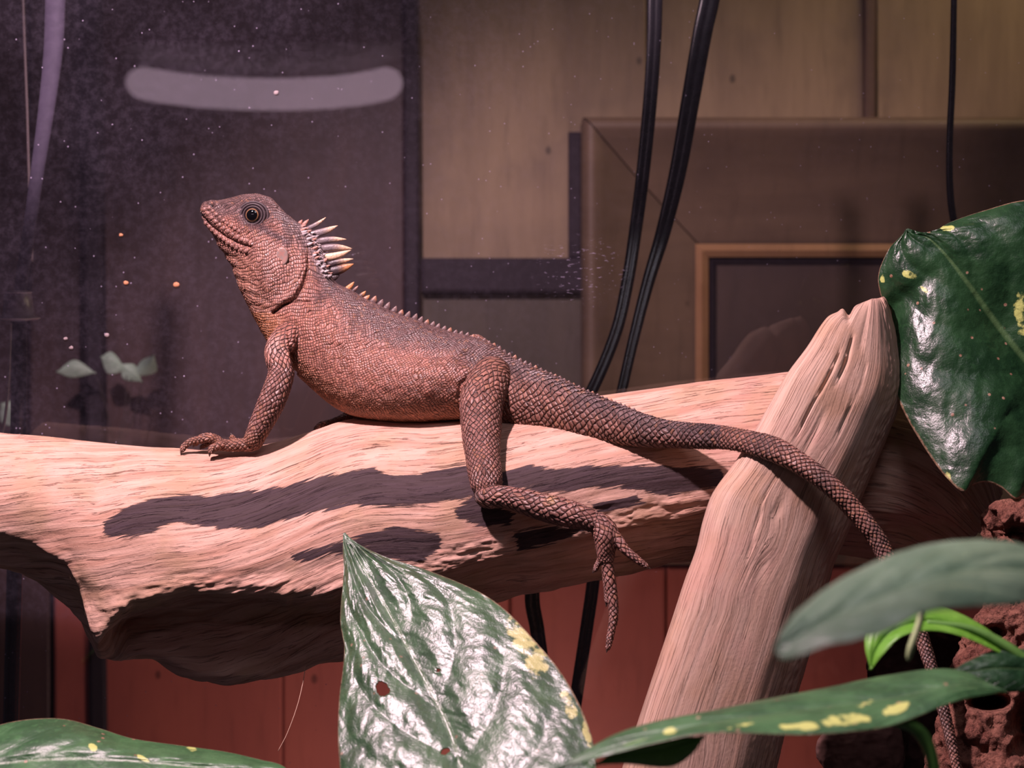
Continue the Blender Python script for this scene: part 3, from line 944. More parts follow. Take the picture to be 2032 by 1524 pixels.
relief -= groove([(572, 660), (577, 690), (580, 722), (588, 738)], 3.0, 5.0, np.ones(nvx))                  # arm pit
relief -= groove([(910, 790), (914, 762), (930, 748)], 4.0, 3.5, body_idx)
relief += 3.0 * noise(px * 0.02, py * 0.02, pd * 0.02, 44, 2) * body_idx * sstep(600, 700, px) * (1 - sstep(950, 1050, px))
relief += 0.9 * noise(px * 0.09, py * 0.09, pd * 0.09, 45, 2)
relief -= 4.0 * np.exp(-(((px - 421) / 3.2) ** 2 + ((py - 407.5) / 3.6) ** 2)) * hd
relief += 2.0 * np.exp(-((np.hypot(px - 421, py - 407.5) - 7) / 3) ** 2) * hd
# imbricate scales stand up towards their tips
pp, qq = lat[:, 0] + lat[:, 1], lat[:, 0] - lat[:, 1]
fp_, fq_ = pp - np.floor(pp) - 0.5, qq - np.floor(qq) - 0.5
ed = np.maximum(np.abs(fp_), np.abs(fq_))
al = (fp_ + fq_) * 0.5 + 0.5
amp = np.where(body_idx, np.interp(px, [400, 560, 680, 900, 1000, 1100, 1900], [0.9, 1.2, 0.9, 1.2, 2.2, 2.8, 1.8]), 1.9)
hand = (py > 858) & (px < 540)
amp = np.where(hand | (py > 1110) & (px > 1000), 2.4, amp)
low = body_idx & (px > 560) & (px < 930)
belly = np.interp(px, [398, 455, 520, 581, 615, 650, 684, 745, 820, 908], [420, 517, 655, 732, 767, 794, 816, 834, 838, 830])
amp += 1.6 * low * np.clip(1 - (belly - py) / 50, 0, 1)
throat = body_idx & (px < 560) & (py > 480)
front_edge = np.interp(py, [420, 476, 517, 569, 628, 655], [398, 427, 455, 474, 504, 520])
amp += 1.8 * throat * np.clip(1 - (px - front_edge) / 28, 0, 1)
relief += amp * (0.15 + al) * (1 - sstep(0.36, 0.5, ed))
co2 = co + nr * (relief * U)[:, None]
body_me.vertices.foreach_set('co', co2.astype(np.float32).ravel())
body_me.update()

# pigment, with the nostril's shade and a tail highlight painted in
def blend(col, new, w):
    return col + (np.asarray(new) - col) * np.clip(w, 0, 1)[:, None]


col = np.tile(np.array((0.280, 0.118, 0.086)), (nvx, 1))
top = np.interp(px, [398, 448, 500, 530, 553, 583, 612, 640, 664, 690, 735, 785, 840, 890, 935, 975, 1012, 1052, 1111, 1155, 1194, 1273, 1332, 1421],
                [413, 397, 386, 391, 410, 437, 455, 490, 558, 573, 598, 621, 641, 658, 669, 684, 707, 727, 751, 773, 789, 820, 836, 844])
n1 = noise(px * 0.018, py * 0.018, pd * 0.018, 51, 3)
n2 = noise(px * 0.06, py * 0.06, pd * 0.06, 52, 3)
back = sstep(105, 15, (py - top) + 38 * n1)
col = blend(col, (0.105, 0.060, 0.058), back * 0.95 * (px > 560))
col = blend(col, (0.36, 0.165, 0.095), sstep(60, 5, belly - py) * body_idx * (px < 930) * (px > 560) * 0.75)
col = blend(col, (0.37, 0.155, 0.078), sstep(470, 540, py) * body_idx * sstep(75, 10, px - front_edge) * (px < 600))
col = blend(col, (0.30, 0.150, 0.120), hd * (px < 600) * sstep(435, 480, py) * (py < 620) * 0.7)
headtop = hd * (px < 660) * sstep(56, 22, (py - top) + 10 * n2)
col = blend(col, (0.115, 0.072, 0.070), headtop * 0.9)
col = blend(col, (0.050, 0.032, 0.036), hd * np.exp(-(((px - 502) / 34) ** 2 + ((py - 430) / 30) ** 2) ** 2) * 0.95)
dd, _ = poly_dist(px, py, [(520, 452), (548, 468), (570, 482)])
col = blend(col, (0.060, 0.036, 0.040), hd * np.exp(-(dd / 10) ** 2) * 0.85)
dd, _ = poly_dist(px, py, [(398, 423), (449, 471), (497, 490)])
col = blend(col, (0.32, 0.150, 0.120), hd * np.exp(-(dd / 13) ** 2) * 0.7)
dd, _ = poly_dist(px, py, [(620, 470), (632, 500), (640, 535)])
col = blend(col, (0.33, 0.27, 0.28), hd * np.exp(-(dd / 13) ** 2) * 0.6)
dd, _ = poly_dist(px, py, [(628, 540), (650, 575), (635, 590)])
col = blend(col, (0.065, 0.042, 0.046), hd * np.exp(-(dd / 20) ** 2) * 0.7)
col = blend(col, (0.012, 0.008, 0.008), hd * np.exp(-(((px - 421) / 3.4) ** 2 + ((py - 407.5) / 3.8) ** 2) ** 2) * 0.95)  # shade of the nostril pit put into the colour
taily = body_idx & (px > 960)
tb_ = sstep(950, 1030, px) * body_idx
col = blend(col, (0.185, 0.088, 0.066), tb_ * 0.9)
col = blend(col, (0.085, 0.058, 0.060), tb_ * sstep(60, 5, (py - top) + 22 * n1) * (px < 1430) * 0.85)
band = 0.5 + 0.5 * np.sin(px * 0.055 + 1.2 * n1)
col = blend(col, (0.075, 0.045, 0.042), tb_ * sstep(0.45, 0.9, band) * 0.55 * sstep(1200, 1320, px))
legs = ~body_idx
col = blend(col, (0.165, 0.080, 0.066), legs * (py > 720) * 0.85)
col = blend(col, (0.34, 0.22, 0.19), legs * np.exp(-(((px - 548) / 20) ** 2 + ((py - 690) / 25) ** 2)) * 0.7)
col = blend(col, (0.25, 0.115, 0.085), legs * sstep(820, 740, py) * (px > 850) * 0.8)
col = blend(col, (0.23, 0.105, 0.07), hand * 0.8)
col = blend(col, (0.04, 0.027, 0.028), np.exp(-(((px - 944) / 11) ** 2 + ((py - 985) / 10) ** 2)) * legs * 0.8)
col = blend(col, (0.33, 0.20, 0.09), np.exp(-(((px - 1094) / 9) ** 2 + ((py - 993) / 9) ** 2)) * legs * 0.8)
col = blend(col, (0.42, 0.34, 0.33), tb_ * np.exp(-(((px - 1062) / 20) ** 2 + ((py - 748) / 10) ** 2)) * sstep(0.0, 0.3, n2) * 0.8)  # highlight on the tail top painted as a pale patch
col *= (1 + 0.22 * n2 + 0.12 * n1)[:, None]
put_attr(body_me, 'lat', lat)
put_attr(body_me, 'tint', np.clip(col, 0.004, 1))
body_me.polygons.foreach_set('use_smooth', [True] * len(body_me.polygons))
body_me.materials.clear()
body_me.materials.append(SKIN)
body = bpy.data.objects.new('body', body_me)
C.objects.link(body)
body.parent = lizard
body.matrix_parent_inverse = Matrix.Translation(-lizard.location)
fi = np.empty(len(body_me.loops), np.int32)
body_me.loops.foreach_get('vertex_index', fi)
BVHB = BVHTree.FromPolygons(co2.tolist(), [list(p.vertices) for p in body_me.polygons])
print('lizard verts', nvx)
EYE0 = Vector((0, -D, 0))


def surf(x, y):
    """first point of the lizard's skin behind a pixel"""
    t = Vector(P(x, y, 0))
    h = BVHB.ray_cast(EYE0, (t - EYE0).normalized())
    return (h[0], h[1]) if h[0] is not None else (t, Vector((0, -1, 0)))


def lathe(name, prof, n, mat, parent, loc, axis, sx=1.0, sy=1.0, roll=0.0, col=None, centre=(0, 0)):
    """surface of revolution of (r, h) in metres about an axis at loc"""
    ax = Vector(axis).normalized()
    qn = ax.to_track_quat('Z', 'Y')
    v, cc = [], []
    for i, (r, h) in enumerate(prof):
        for k in range(n):
            a = 2 * math.pi * k / n + roll
            v.append(tuple(Vector(loc) + qn @ Vector((r * math.cos(a) * sx, r * math.sin(a) * sy, h))))
            if col is not None:
                cc.append(col[i])
    f = grid_faces(len(prof), n).tolist()
    f.append(tuple(range(n))[::-1])
    f.append(tuple((len(prof) - 1) * n + k for k in range(n)))
    return mesh_obj(name, v, f, mat, parent, True, {'tint': np.array(cc)} if cc else None)


# ---- eye: dark ball, thin gold ring, black pupil, ringed lids
def glossy(name, c, rough=0.08):
    m = Mat(name)
    n = m.noise(m.pos(), 3000, 2)
    m.set(color=m.mix(n, tuple(q * 0.85 for q in c), c), rough=rough, spec=0.6, coat=1.0, coat_rough=0.03)
    return m.m


ep, en = surf(502, 428)
ax = Vector((-0.10, -1, 0.06)).normalized()
ec = Vector(P(502.5, 428, ep.y / U)) - ax * (9 * U)
R_ = 21.5 * U


def ball(r0, r1, n=14):
    """part of the eyeball between two rim radii"""
    a, b = math.asin(min(1, r0 / 21.5)), math.asin(min(1, r1 / 21.5))
    return [(R_ * math.sin(t), R_ * math.cos(t)) for t in np.linspace(a, b, n)]


eye = lathe('eye', ball(0.5, 21.4, 18), 40, glossy('eye_dark', (0.022, 0.012, 0.014), 0.12), lizard, ec, ax)
lathe('iris', [(r, h + 0.9 * U) for r, h in ball(10.8, 12.8, 8)], 40, glossy('iris_gold', (0.32, 0.16, 0.075), 0.2), eye, ec, ax)
lathe('pupil', [(r, h + 1.2 * U) for r, h in ball(0.3, 11.0, 12)], 40, glossy('pupil_black', (0.003, 0.003, 0.004), 0.03), eye, ec, ax)
LID = skin = plain('eyelid_skin', (0.060, 0.040, 0.044), 0.5, 0.35, 0.6, 1800)
for rr, tube, off, sx, sy in ((18.4, 2.2, 13.5, 1.0, 0.96), (22.8, 2.6, 13.0, 1.05, 0.98), (28.2, 2.6, 10.0, 1.06, 0.95)):
    prof_ = [((rr + tube * math.cos(a)) * U, (off + tube * 1.2 * math.sin(a)) * U) for a in np.linspace(-0.6, math.pi + 0.6, 9)]
    lathe('eyelid', prof_[::-1], 48, LID, lizard, ec, ax, sx, sy)
# rounded plates along the upper and lower lip
for row, ln, r0 in (('up', [(403, 413), (424, 436), (451, 458), (478, 474), (497, 480)], 5.2), ('second', [(412, 410), (432, 428), (456, 447), (480, 462)], 4.6), ('low', [(405, 440), (424, 458), (450, 480), (476, 495), (496, 500)], 4.8)):
    a_ = np.array(ln, float)
    t_ = arc(a_)
    for x_, y_ in crom(t_, a_, np.arange(4, t_[-1], r0 * 2.05)):
        p_, n_ = surf(x_, y_)
        if abs(p_.y) > 0.012:
            continue
        n_ = (n_ + Vector((0, -0.8, 0))).normalized()
        g_ = random.uniform(0.85, 1.15)
        c_ = (0.27 * g_, 0.135 * g_, 0.11 * g_)
        r_ = r0 * random.uniform(0.88, 1.02)
        lathe('lip_scale', [(0.2 * U, 2.0 * U), (r_ * 0.45 * U, 1.8 * U), (r_ * 0.8 * U, 1.1 * U), (r_ * U, -0.6 * U), (r_ * 0.9 * U, -2.5 * U)][::-1], 10, SPINE, lizard, p_, n_, 1.0, 1.0, 0.3, [c_] * 5)
# ear drum
dp_, dn_ = surf(560, 509)
dn_ = (dn_ + Vector((0, -2.0, 0))).normalized()
drum_m = Mat('eardrum_skin')
drum_n = drum_m.noise(drum_m.pos(), 700, 2)
drum_m.set(color=drum_m.mix(drum_m.mapr(drum_n, 0.35, 0.65), (0.33, 0.25, 0.22), (0.45, 0.24, 0.20)), rough=0.35, spec=0.4)
o = lathe('eardrum', [(0.3 * U, 0.6 * U), (6 * U, 1.0 * U), (10 * U, 1.4 * U), (11.5 * U, 1.0 * U), (12.5 * U, -2.5 * U)], 24, drum_m.m, lizard, dp_ + dn_ * 1.6 * U, dn_, 1.0, 1.5, 0.0)
o['label'] = 'pale smooth eardrum'


# ---- crest spines
def spine(name, bx_, by_, tx, ty, w, d0, d1, c_base, c_tip, bend=0.0, flat=0.55, n=10):
    b, t = np.array((bx_, by_, d0), float), np.array((tx, ty, d1), float)
    ax_ = t - b
    L = np.linalg.norm(ax_)
    b = b - ax_ / L * min(5, L * 0.4)
    ax_ = t - b
    side = np.array((-ax_[1], ax_[0], 0))
    side /= np.linalg.norm(side)
    v, cc = [], []
    fr = [0, 0.18, 0.36, 0.54, 0.7, 0.84, 0.94, 1.0]
    ww = [0.9, 1.0, 0.98, 0.86, 0.66, 0.42, 0.20, 0.03]
    for f_, w_ in zip(fr, ww):
        c = b + ax_ * f_ + side * bend * math.sin(math.pi * f_)
        for k in range(n):
            a = 2 * math.pi * k / n
            v.append(c + side * (w / 2 * w_ * math.cos(a)) + np.array((0, 0, 1.0)) * (w / 2 * w_ * flat * math.sin(a)))
            s_ = sstep(0.42, 0.80, f_)
            cc.append(np.array(c_base) * (1 - s_) + np.array(c_tip) * s_)
    v = np.array(v)
    fc = grid_faces(len(fr), n).tolist() + cap_faces(len(fr), n)
    return mesh_obj(name, P(v[:, 0], v[:, 1], v[:, 2]), fc, SPINE, lizard, True, {'tint': np.array(cc)})


GREY, CREAM, ORNG, DKB, ROSE = (0.20, 0.155, 0.16), (0.80, 0.52, 0.34), (0.62, 0.27, 0.11), (0.055, 0.036, 0.038), (0.42, 0.20, 0.15)
NAPE = [(595, 443, 600, 436, 8, ROSE, ROSE, 0), (603, 446, 613, 435, 9, ROSE, ROSE, 0), (613, 452, 647, 431, 9.5, GREY, CREAM, 2), (624, 464, 670.5, 447.5, 15, GREY, CREAM, 2), (634, 479, 688, 475, 13, GREY, CREAM, -2),
        (640, 494, 699, 493.5, 15, GREY, CREAM, -3), (646, 510, 697, 496, 15, CREAM, CREAM, 3), (651, 526, 701.5, 513.5, 13, DKB, CREAM, -1), (655, 539, 702, 523.5, 20, DKB, ORNG, 2), (660, 552, 674, 546, 13, DKB, DKB, 0),
        (689, 573, 703, 559, 11, ORNG, ORNG, 1), (699, 580, 711, 567, 8, DKB, ROSE, 0), (713, 589, 726, 577.5, 11, DKB, ORNG, 1), (723, 594, 734, 585.5, 11, ROSE, ORNG, 1)]
for b0, b1, t_0, t_1, w, c0, c1, bend in NAPE:
    spine('crest_spine', b0, b1, t_0, t_1, w, 0, 0, c0, c1, bend)
xs = 738.0
k = 0
while xs < 1260:
    yt = float(np.interp(xs, [690, 735, 785, 840, 890, 935, 975, 1012, 1052, 1111, 1155, 1194, 1273], [573, 598, 621, 641, 658, 669, 684, 707, 727, 751, 773, 789, 820]))
    dd_ = float(np.interp(xs, [940, 1012, 1052, 1111, 1155, 1194, 1273], [0, -12, -28, -52, -72, -92, -140]))
    hgt = float(np.interp(xs, [738, 860, 920, 1260], [14, 12, 8, 4.5])) * random.uniform(0.85, 1.15)
    w = float(np.interp(xs, [738, 920, 1260], [15, 12, 10]))
    spine('dorsal_spine', xs, yt + 2, xs + hgt * 0.55, yt - hgt * 0.85, w, dd_, dd_, (0.12, 0.075, 0.075), (0.40, 0.18, 0.11) if k % 4 == 0 else (0.20, 0.115, 0.105), 1.2, 0.4)
    xs += w * random.uniform(0.8, 1.0)
    k += 1
# pale bony scales between the neck and the crest
for i in range(46):
    f_ = (i // 2) / 23 + random.uniform(-0.02, 0.02)
    cx = np.interp(f_, [0, 0.25, 0.5, 0.75, 1], [600, 617, 630, 640, 650]) + random.uniform(-4, 9) - (6 if i % 2 else 0)
    cy = np.interp(f_, [0, 0.25, 0.5, 0.75, 1], [452, 470, 495, 522, 552]) + random.uniform(-4, 4)
    sp_, sn_ = surf(cx, cy)
    if abs(sp_.y) > 0.02:
        continue
    d_ = sp_.y / U
    l_ = random.uniform(7, 13)
    g_ = random.uniform(0.7, 1.35)
    c_ = np.array((0.40, 0.32, 0.32)) * g_ if random.random() < 0.75 else np.array(ROSE)
    spine('crest_scale', cx - l_ * 0.4, cy + 2, cx + l_ * 0.6, cy - l_ * 0.28, random.uniform(6.0, 8.5), d_ - 0.5, d_ - 3.0, c_, c_ * 1.1, 0, 0.6, 8)

# claws
for (x0, y0, x1, y1, d_) in ((361.5, 893, 358.5, 903, -38), (417.5, 897, 415.5, 907, -54), (386, 881, 383, 889, -26), (400, 886, 397, 893, -14), (460, 866, 457, 859, -24), (627, 848, 623, 855, 58),
                             (1207, 1284, 1203.5, 1296, -195), (1281, 1122.5, 1292, 1129, -220), (1180, 1131, 1176, 1138, -192), (1205, 1194, 1203, 1205, -188)):
    spine('claw', x0, y0, x1, y1, 6.0, d_, d_, (0.16, 0.10, 0.08), (0.07, 0.045, 0.04), 0.8, 0.8, 8)

# ------------------------------------------------------------------ leaves
def resample(pts, n):
    p = np.array(pts, float)
    t = arc(p)
    return crom(t, p, np.linspace(0, t[-1], n))


def leaf_blade(name, parent, mid_, left, right, mat, nveins, skew, pucker=0.0, cup=0.0, nu=150, nh=50, holes=(), patches=(), thick=2.2, wave=0.0, seed=0, bulge_dir=(0, 0, -1)):
    """leaf blade from three rails that run from tip to base; each rail point is (px, py, d)"""
    M_, L_, R_e = resample(mid_, nu), resample(left, nu), resample(right, nu)
    s = np.linspace(-1, 1, 2 * nh + 1)
    sa = np.abs(s)[None, :, None]
    E = np.where((s < 0)[None, :, None], L_[:, None], R_e[:, None])
    G = M_[:, None] + (E - M_[:, None]) * sa
    t = np.linspace(0, 1, nu)[:, None]
    wid = np.linalg.norm(L_ - R_e, axis=1)[:, None]
    bd = np.array(bulge_dir, float)
    ph = t * nveins - np.abs(s)[None, :] * skew
    puff = np.abs(np.sin(np.pi * ph)) ** 0.7 * (1 - np.abs(s)[None, :] ** 4) * np.clip(np.abs(s)[None, :] * 6, 0, 1)
    nz = noise(t * 26 + seed, s[None, :] * 9 * np.ones_like(t), 0, 61 + seed, 3)
    h = pucker * (puff + 0.35 * nz * np.clip(wid / 80, 0, 1)) + cup * wid * np.abs(s)[None, :] * (1 - np.abs(s)[None, :]) * 4
    h = h + wave * np.abs(s)[None, :] ** 2 * np.sin(t * 19 + seed)
    G = G + h[..., None] * bd
    up = P(G[..., 0], G[..., 1], G[..., 2])
    # thickness: offset against the surface normal
    du_, dv_ = np.gradient(up, axis=0), np.gradient(up, axis=1)
    nrm = np.cross(du_, dv_)
    nrm /= np.maximum(np.linalg.norm(nrm, axis=-1, keepdims=True), 1e-12)
    th_ = thick * U * (1 - 0.6 * np.abs(s)[None, :, None] ** 6)
    lo = up - nrm * th_ * (1 if nrm[nu // 2, nh, 1] < 0 else -1)
    ns = 2 * nh + 1
    f = grid_faces(nu, ns, False)
    keep = np.ones(len(f), bool)
    fc = G.reshape(-1, 3)[f].mean(1)
    for cx, cy, rx, ry, an in holes:
        ca, sa_ = math.cos(an), math.sin(an)
        x_, y_ = fc[:, 0] - cx, fc[:, 1] - cy
        u_, v_ = (x_ * ca + y_ * sa_) / rx, (-x_ * sa_ + y_ * ca) / ry
        keep &= (u_**2 + v_**2) > 1 + 0.25 * noise(fc[:, 0] * 0.1, fc[:, 1] * 0.1, 0, 71)
    f = f[keep]
    off = nu * ns
    fl = f[:, ::-1] + off
    # walls along every open edge
    ed_ = np.concatenate([f[:, [0, 1]], f[:, [1, 2]], f[:, [2, 3]], f[:, [3, 0]]])
    key = np.sort(ed_, 1)
    kk = key[:, 0].astype(np.int64) * off * 2 + key[:, 1]
    _, inv, cnt_ = np.unique(kk, return_inverse=True, return_counts=True)
    be = ed_[cnt_[inv] == 1]
    side = np.stack([be[:, 1], be[:, 0], be[:, 0] + off, be[:, 1] + off], 1)
    V = np.concatenate([up.reshape(-1, 3), lo.reshape(-1, 3)])
    lv = np.stack(np.broadcast_arrays(t, s[None, :], wid), -1).reshape(-1, 3)
    pa = np.zeros(off)
    g = G.reshape(-1, 3)
    for cx, cy, rx, ry, an in patches:
        ca, sa_ = math.cos(an), math.sin(an)
        x_, y_ = g[:, 0] - cx, g[:, 1] - cy
        pa = np.maximum(pa, np.exp(-(((x_ * ca + y_ * sa_) / rx) ** 2 + ((-x_ * sa_ + y_ * ca) / ry) ** 2) ** 2))
    return mesh_obj(name, V, np.concatenate([f, fl, side]).tolist(), mat, parent, True, {'luv': np.concatenate([lv, lv]), 'patch': np.concatenate([pa, pa])})


def tube(name, pts, mat, parent=None, n=14, step=5.0, flat=1.0, tint=None):
    """round or flattened cord through (px, py, d, r) points"""
    a = np.array(pts, float)
    t = arc(a[:, :3])
    q_ = crom(t, a, np.linspace(0, t[-1], max(8, int(t[-1] / step))))
    c, r = q_[:, :3], np.maximum(q_[:, 3], 0.2)
    tg = np.gradient(c, axis=0)
    tg /= np.linalg.norm(tg, axis=1, keepdims=True)
    ref = np.array([0, 0, -1.0])
    fr = ref - tg * (tg @ ref)[:, None]
    fr /= np.maximum(np.linalg.norm(fr, axis=1, keepdims=True), 1e-6)
    sd = np.cross(tg, fr)
    if callable(flat):
        prof_ = flat(n)
    else:
        an = np.arange(n) / n * 2 * math.pi
        prof_ = np.stack([np.cos(an) * flat, np.sin(an)], -1)
    n = len(prof_)
    Q = c[:, None] + r[:, None, None] * (prof_[None, :, 0:1] * fr[:, None] + prof_[None, :, 1:2] * sd[:, None])
    v = P(Q[..., 0], Q[..., 1], Q[..., 2]).reshape(-1, 3)
    return mesh_obj(name, v, grid_faces(len(c), n).tolist() + cap_faces(len(c), n), mat, parent, True)


STEM = plain('plant_stem', (0.10, 0.24, 0.05), 0.42, 0.4, 0.35, 260)
PALE = (0.62, 0.68, 0.20)
L_A = leaf_mat('leaf_silver_sheen', (0.018, 0.070, 0.022), (0.045, 0.135, 0.045), (0.68, 0.66, 0.26), 5.0, -2.6, 0.36, 0.9, 1.0, 0.8, 0.0009, 2.1)
L_B = leaf_mat('leaf_dark_glossy', (0.008, 0.034, 0.012), (0.020, 0.070, 0.023), PALE, 6.0, -2.6, 0.26, 0.6, 0.25, 1.0, 0.0006)
L_C = leaf_mat('leaf_green', (0.025, 0.090, 0.030), (0.055, 0.165, 0.055), PALE, 7.0, -2.2, 0.38, 0.6, 0.5, 1.0, 0.0005, 1.7)
L_D = leaf_mat('leaf_near', (0.15, 0.28, 0.17), (0.21, 0.35, 0.22), PALE, 5.0, 2.0, 0.50, 0.7, 1.0, 0.2, 0.0003, 1.9)  # base colours lightened to stand for the sheen from overhead
L_E = leaf_mat('leaf_young', (0.12, 0.33, 0.03), (0.17, 0.42, 0.05), (0.30, 0.52, 0.10), 5.0, 2.0, 0.35, 0.5, 0.2, 0.0, 0.0003)

# leaf in the middle of the lower edge, standing before the branch
pl = thing('leafy_plant', P(930, 1690, -700), 'upright pointed leaf with silvery sheen, a hole and a yellow patch, below the branch', 'plant')
tip = (683, 1058, -222)
leaf_blade('leaf', pl, [tip, (700, 1088, -247), (762, 1200, -343), (832, 1330, -455), (888, 1440, -549), (915, 1530, -622), (930, 1640, -707)],
           [tip, (680, 1085, -240), (682, 1130, -275), (675, 1230, -348), (683, 1290, -395), (672, 1395, -472), (672, 1500, -551), (690, 1590, -622), (770, 1660, -690), (900, 1660, -716), (930, 1640, -707)],
           [tip, (700, 1073, -235), (760, 1103, -270), (850, 1132, -310), (950, 1174, -361), (1005, 1212, -401), (1062, 1272, -457), (1112, 1332, -512), (1152, 1402, -573), (1178, 1475, -633), (1182, 1540, -683), (1150, 1610, -729), (1040, 1670, -752), (950, 1655, -723), (930, 1640, -707)],
           L_A, 5.0, -2.6, pucker=13.0, cup=0.04, nu=260, nh=80, holes=[(760, 1367, 17, 12.5, 1.2), (884, 1491, 11, 6, -0.5), (869, 1331, 4, 4, 0)],
           patches=[(1040, 1268, 34, 75, -0.5), (1062, 1305, 30, 50, -0.3), (1130, 1400, 16, 40, -0.3), (1165, 1450, 12, 40, -0.2)], seed=2)
tube('petiole', [(930, 1642, -722, 9), (925, 1720, -715, 10), (930, 1800, -700, 11)], STEM, pl)
for o_ in (): pass

# large leaf at the right edge
pl = thing('leafy_plant', P(2130, 950, -110), 'large dark green spotted leaf at the right edge above the cork bark', 'plant')
tip = (1742, 540, -150)
leaf_blade('leaf', pl, [(1800, 455, -150), (1850, 478, -168), (1915, 555, -178), (1975, 640, -172), (2035, 715, -184), (2110, 800, -179), (2170, 880, -180)],
           [(1800, 455, -150), (1785, 471, -146), (1764, 494, -138), (1743, 545, -130), (1749, 590, -128), (1768, 618, -122), (1764, 680, -141), (1775, 770, -183), (1801, 832, -216), (1850, 912, -262), (1882, 952, -291), (1912, 976, -307), (1932, 962, -296), (1956, 957, -288), (1988, 968, -288), (2014, 990, -293), (2032, 982, -283), (2100, 960, -217), (2170, 880, -180)],
           [(1800, 455, -150), (1842, 463, -150), (1885, 441, -150), (1952, 418, -158), (2034, 397, -168), (2130, 400, -170), (2240, 460, -165), (2300, 580, -150), (2290, 720, -147), (2230, 830, -159), (2170, 880, -180)],
           L_B, 6.0, -2.6, pucker=6.0, cup=0.05, nu=240, nh=70, patches=[(1880, 452, 16, 8, 0), (1752, 552, 7, 12, 0), (1805, 545, 22, 10, 0.4), (1835, 575, 16, 6, 0.7), (1880, 945, 10, 14, 0), (2030, 620, 20, 60, 0)], seed=5)
tube('petiole', [(2168, 878, -182, 9), (2190, 960, -175, 10), (2200, 1100, -165, 11)], STEM, pl)

# leaf in the lower left corner
pl = thing('leafy_plant', P(250, 1650, -520), 'green leaf with pale flecks across the lower left corner', 'plant')
leaf_blade('leaf', pl, [(610, 1560, -560), (480, 1535, -545), (330, 1515, -540), (150, 1505, -540), (0, 1515, -545), (-160, 1540, -555)],
           [(610, 1560, -560), (560, 1519, -520), (520, 1508, -500), (450, 1492, -480), (350, 1478, -462), (262, 1465, -452), (200, 1446, -445), (130, 1427, -440), (60, 1427, -442), (0, 1438, -450), (-90, 1470, -480), (-160, 1540, -555)],
           [(610, 1560, -560), (560, 1610, -610), (400, 1650, -640), (200, 1665, -650), (0, 1650, -640), (-160, 1540, -555)],
           L_C, 7.0, -2.2, pucker=4.0, cup=0.05, nu=180, nh=50, patches=[(185, 1483, 14, 9, 0.6), (283, 1505, 18, 6, 0.5), (380, 1486, 16, 6, 0.2)], seed=8)
tube('petiole', [(-155, 1538, -553, 9), (-240, 1560, -540, 10), (-330, 1640, -520, 11)], STEM, pl)

# plant in front on the right: one stem outside the picture carries the leaves
pl = thing('climbing_plant', P(2230, 1560, -1100), 'out of focus plant of narrow seen-on-edge leaves in front, lower right', 'plant')
o = leaf_blade('leaf', pl, [(1538, 1290, -1720), (1640, 1232, -1690), (1760, 1180, -1650), (1880, 1140, -1610), (2000, 1130, -1570), (2160, 1150, -1500)],
               [(1538, 1290, -1720), (1548, 1258, -1700), (1580, 1215, -1660), (1650, 1160, -1600), (1760, 1104, -1540), (1850, 1078, -1500), (1950, 1070, -1470), (2034, 1082, -1450), (2160, 1150, -1500)],
               [(1538, 1290, -1720), (1550, 1308, -1730), (1590, 1300, -1750), (1640, 1280, -1760), (1690, 1272, -1760), (1750, 1256, -1750), (1830, 1218, -1720), (1900, 1206, -1690), (2034, 1196, -1640), (2160, 1150, -1500)],
               L_D, 5.0, 2.0, pucker=5, cup=0.06, nu=110, nh=30, seed=12, bulge_dir=(0, -0.8, -0.4))
o['label'] = 'broad blurred pale green leaf, the nearest of all'
o = leaf_blade('leaf', pl, [(1100, 1528, -1130), (1200, 1490, -1120), (1405, 1436, -1100), (1590, 1410, -1080), (1773, 1385, -1060), (1900, 1360, -1050), (1996, 1372, -1040)],
               [(1100, 1528, -1130), (1200, 1467, -1080), (1282, 1436, -1060), (1405, 1411, -1040), (1548, 1382, -1010), (1650, 1362, -990), (1753, 1341, -980), (1855, 1327, -970), (1916, 1333, -985), (1996, 1372, -1040)],
               [(1100, 1528, -1130), (1200, 1500, -1140), (1320, 1470, -1160), (1405, 1454, -1165), (1589, 1458, -1160), (1690, 1452, -1150), (1773, 1439, -1130), (1896, 1392, -1090), (1996, 1372, -1040)],
               L_C, 7.0, -2.2, pucker=2, cup=0.05, nu=140, nh=30, seed=14, bulge_dir=(0, -0.8, -0.4), patches=[(1680, 1428, 75, 15, -0.1), (1780, 1405, 35, 14, -0.3), (1590, 1440, 60, 11, 0), (1720, 1395, 30, 8, -0.4), (1470, 1440, 40, 6, -0.2), (1330, 1450, 20, 10, -0.2)], thick=3)
o['label'] = 'long thin leaf seen on edge with yellow flecks'
o = leaf_blade('leaf', pl, [(1180, 1518, -1120), (1240, 1498, -1125), (1310, 1488, -1130), (1398, 1462, -1120)],
               [(1180, 1518, -1120), (1240, 1478, -1130), (1310, 1462, -1135), (1398, 1462, -1120)],
               [(1180, 1518, -1120), (1240, 1516, -1110), (1330, 1522, -1105), (1372, 1498, -1110), (1398, 1462, -1120)],
               L_E, 3.0, 1.0, pucker=1, cup=0.1, nu=50, nh=16, seed=15)
o['label'] = 'bright underside of the curled leaf end'
o = leaf_blade('leaf', pl, [(1728, 1330, -890), (1738, 1290, -880), (1772, 1252, -870), (1840, 1232, -860), (1910, 1242, -860), (1980, 1280, -870), (2050, 1330, -880)],
               [(1728, 1330, -890), (1716, 1285, -875), (1722, 1250, -860), (1790, 1208, -840), (1870, 1205, -830), (1960, 1248, -850), (2050, 1330, -880)],
               [(1728, 1330, -890), (1752, 1300, -900), (1792, 1262, -900), (1845, 1252, -890), (1905, 1262, -890), (1975, 1292, -890), (2050, 1330, -880)],
               L_E, 4.0, 1.5, pucker=1, cup=0.08, nu=80, nh=20, seed=17)
o['label'] = 'small bright green young leaf bending down'
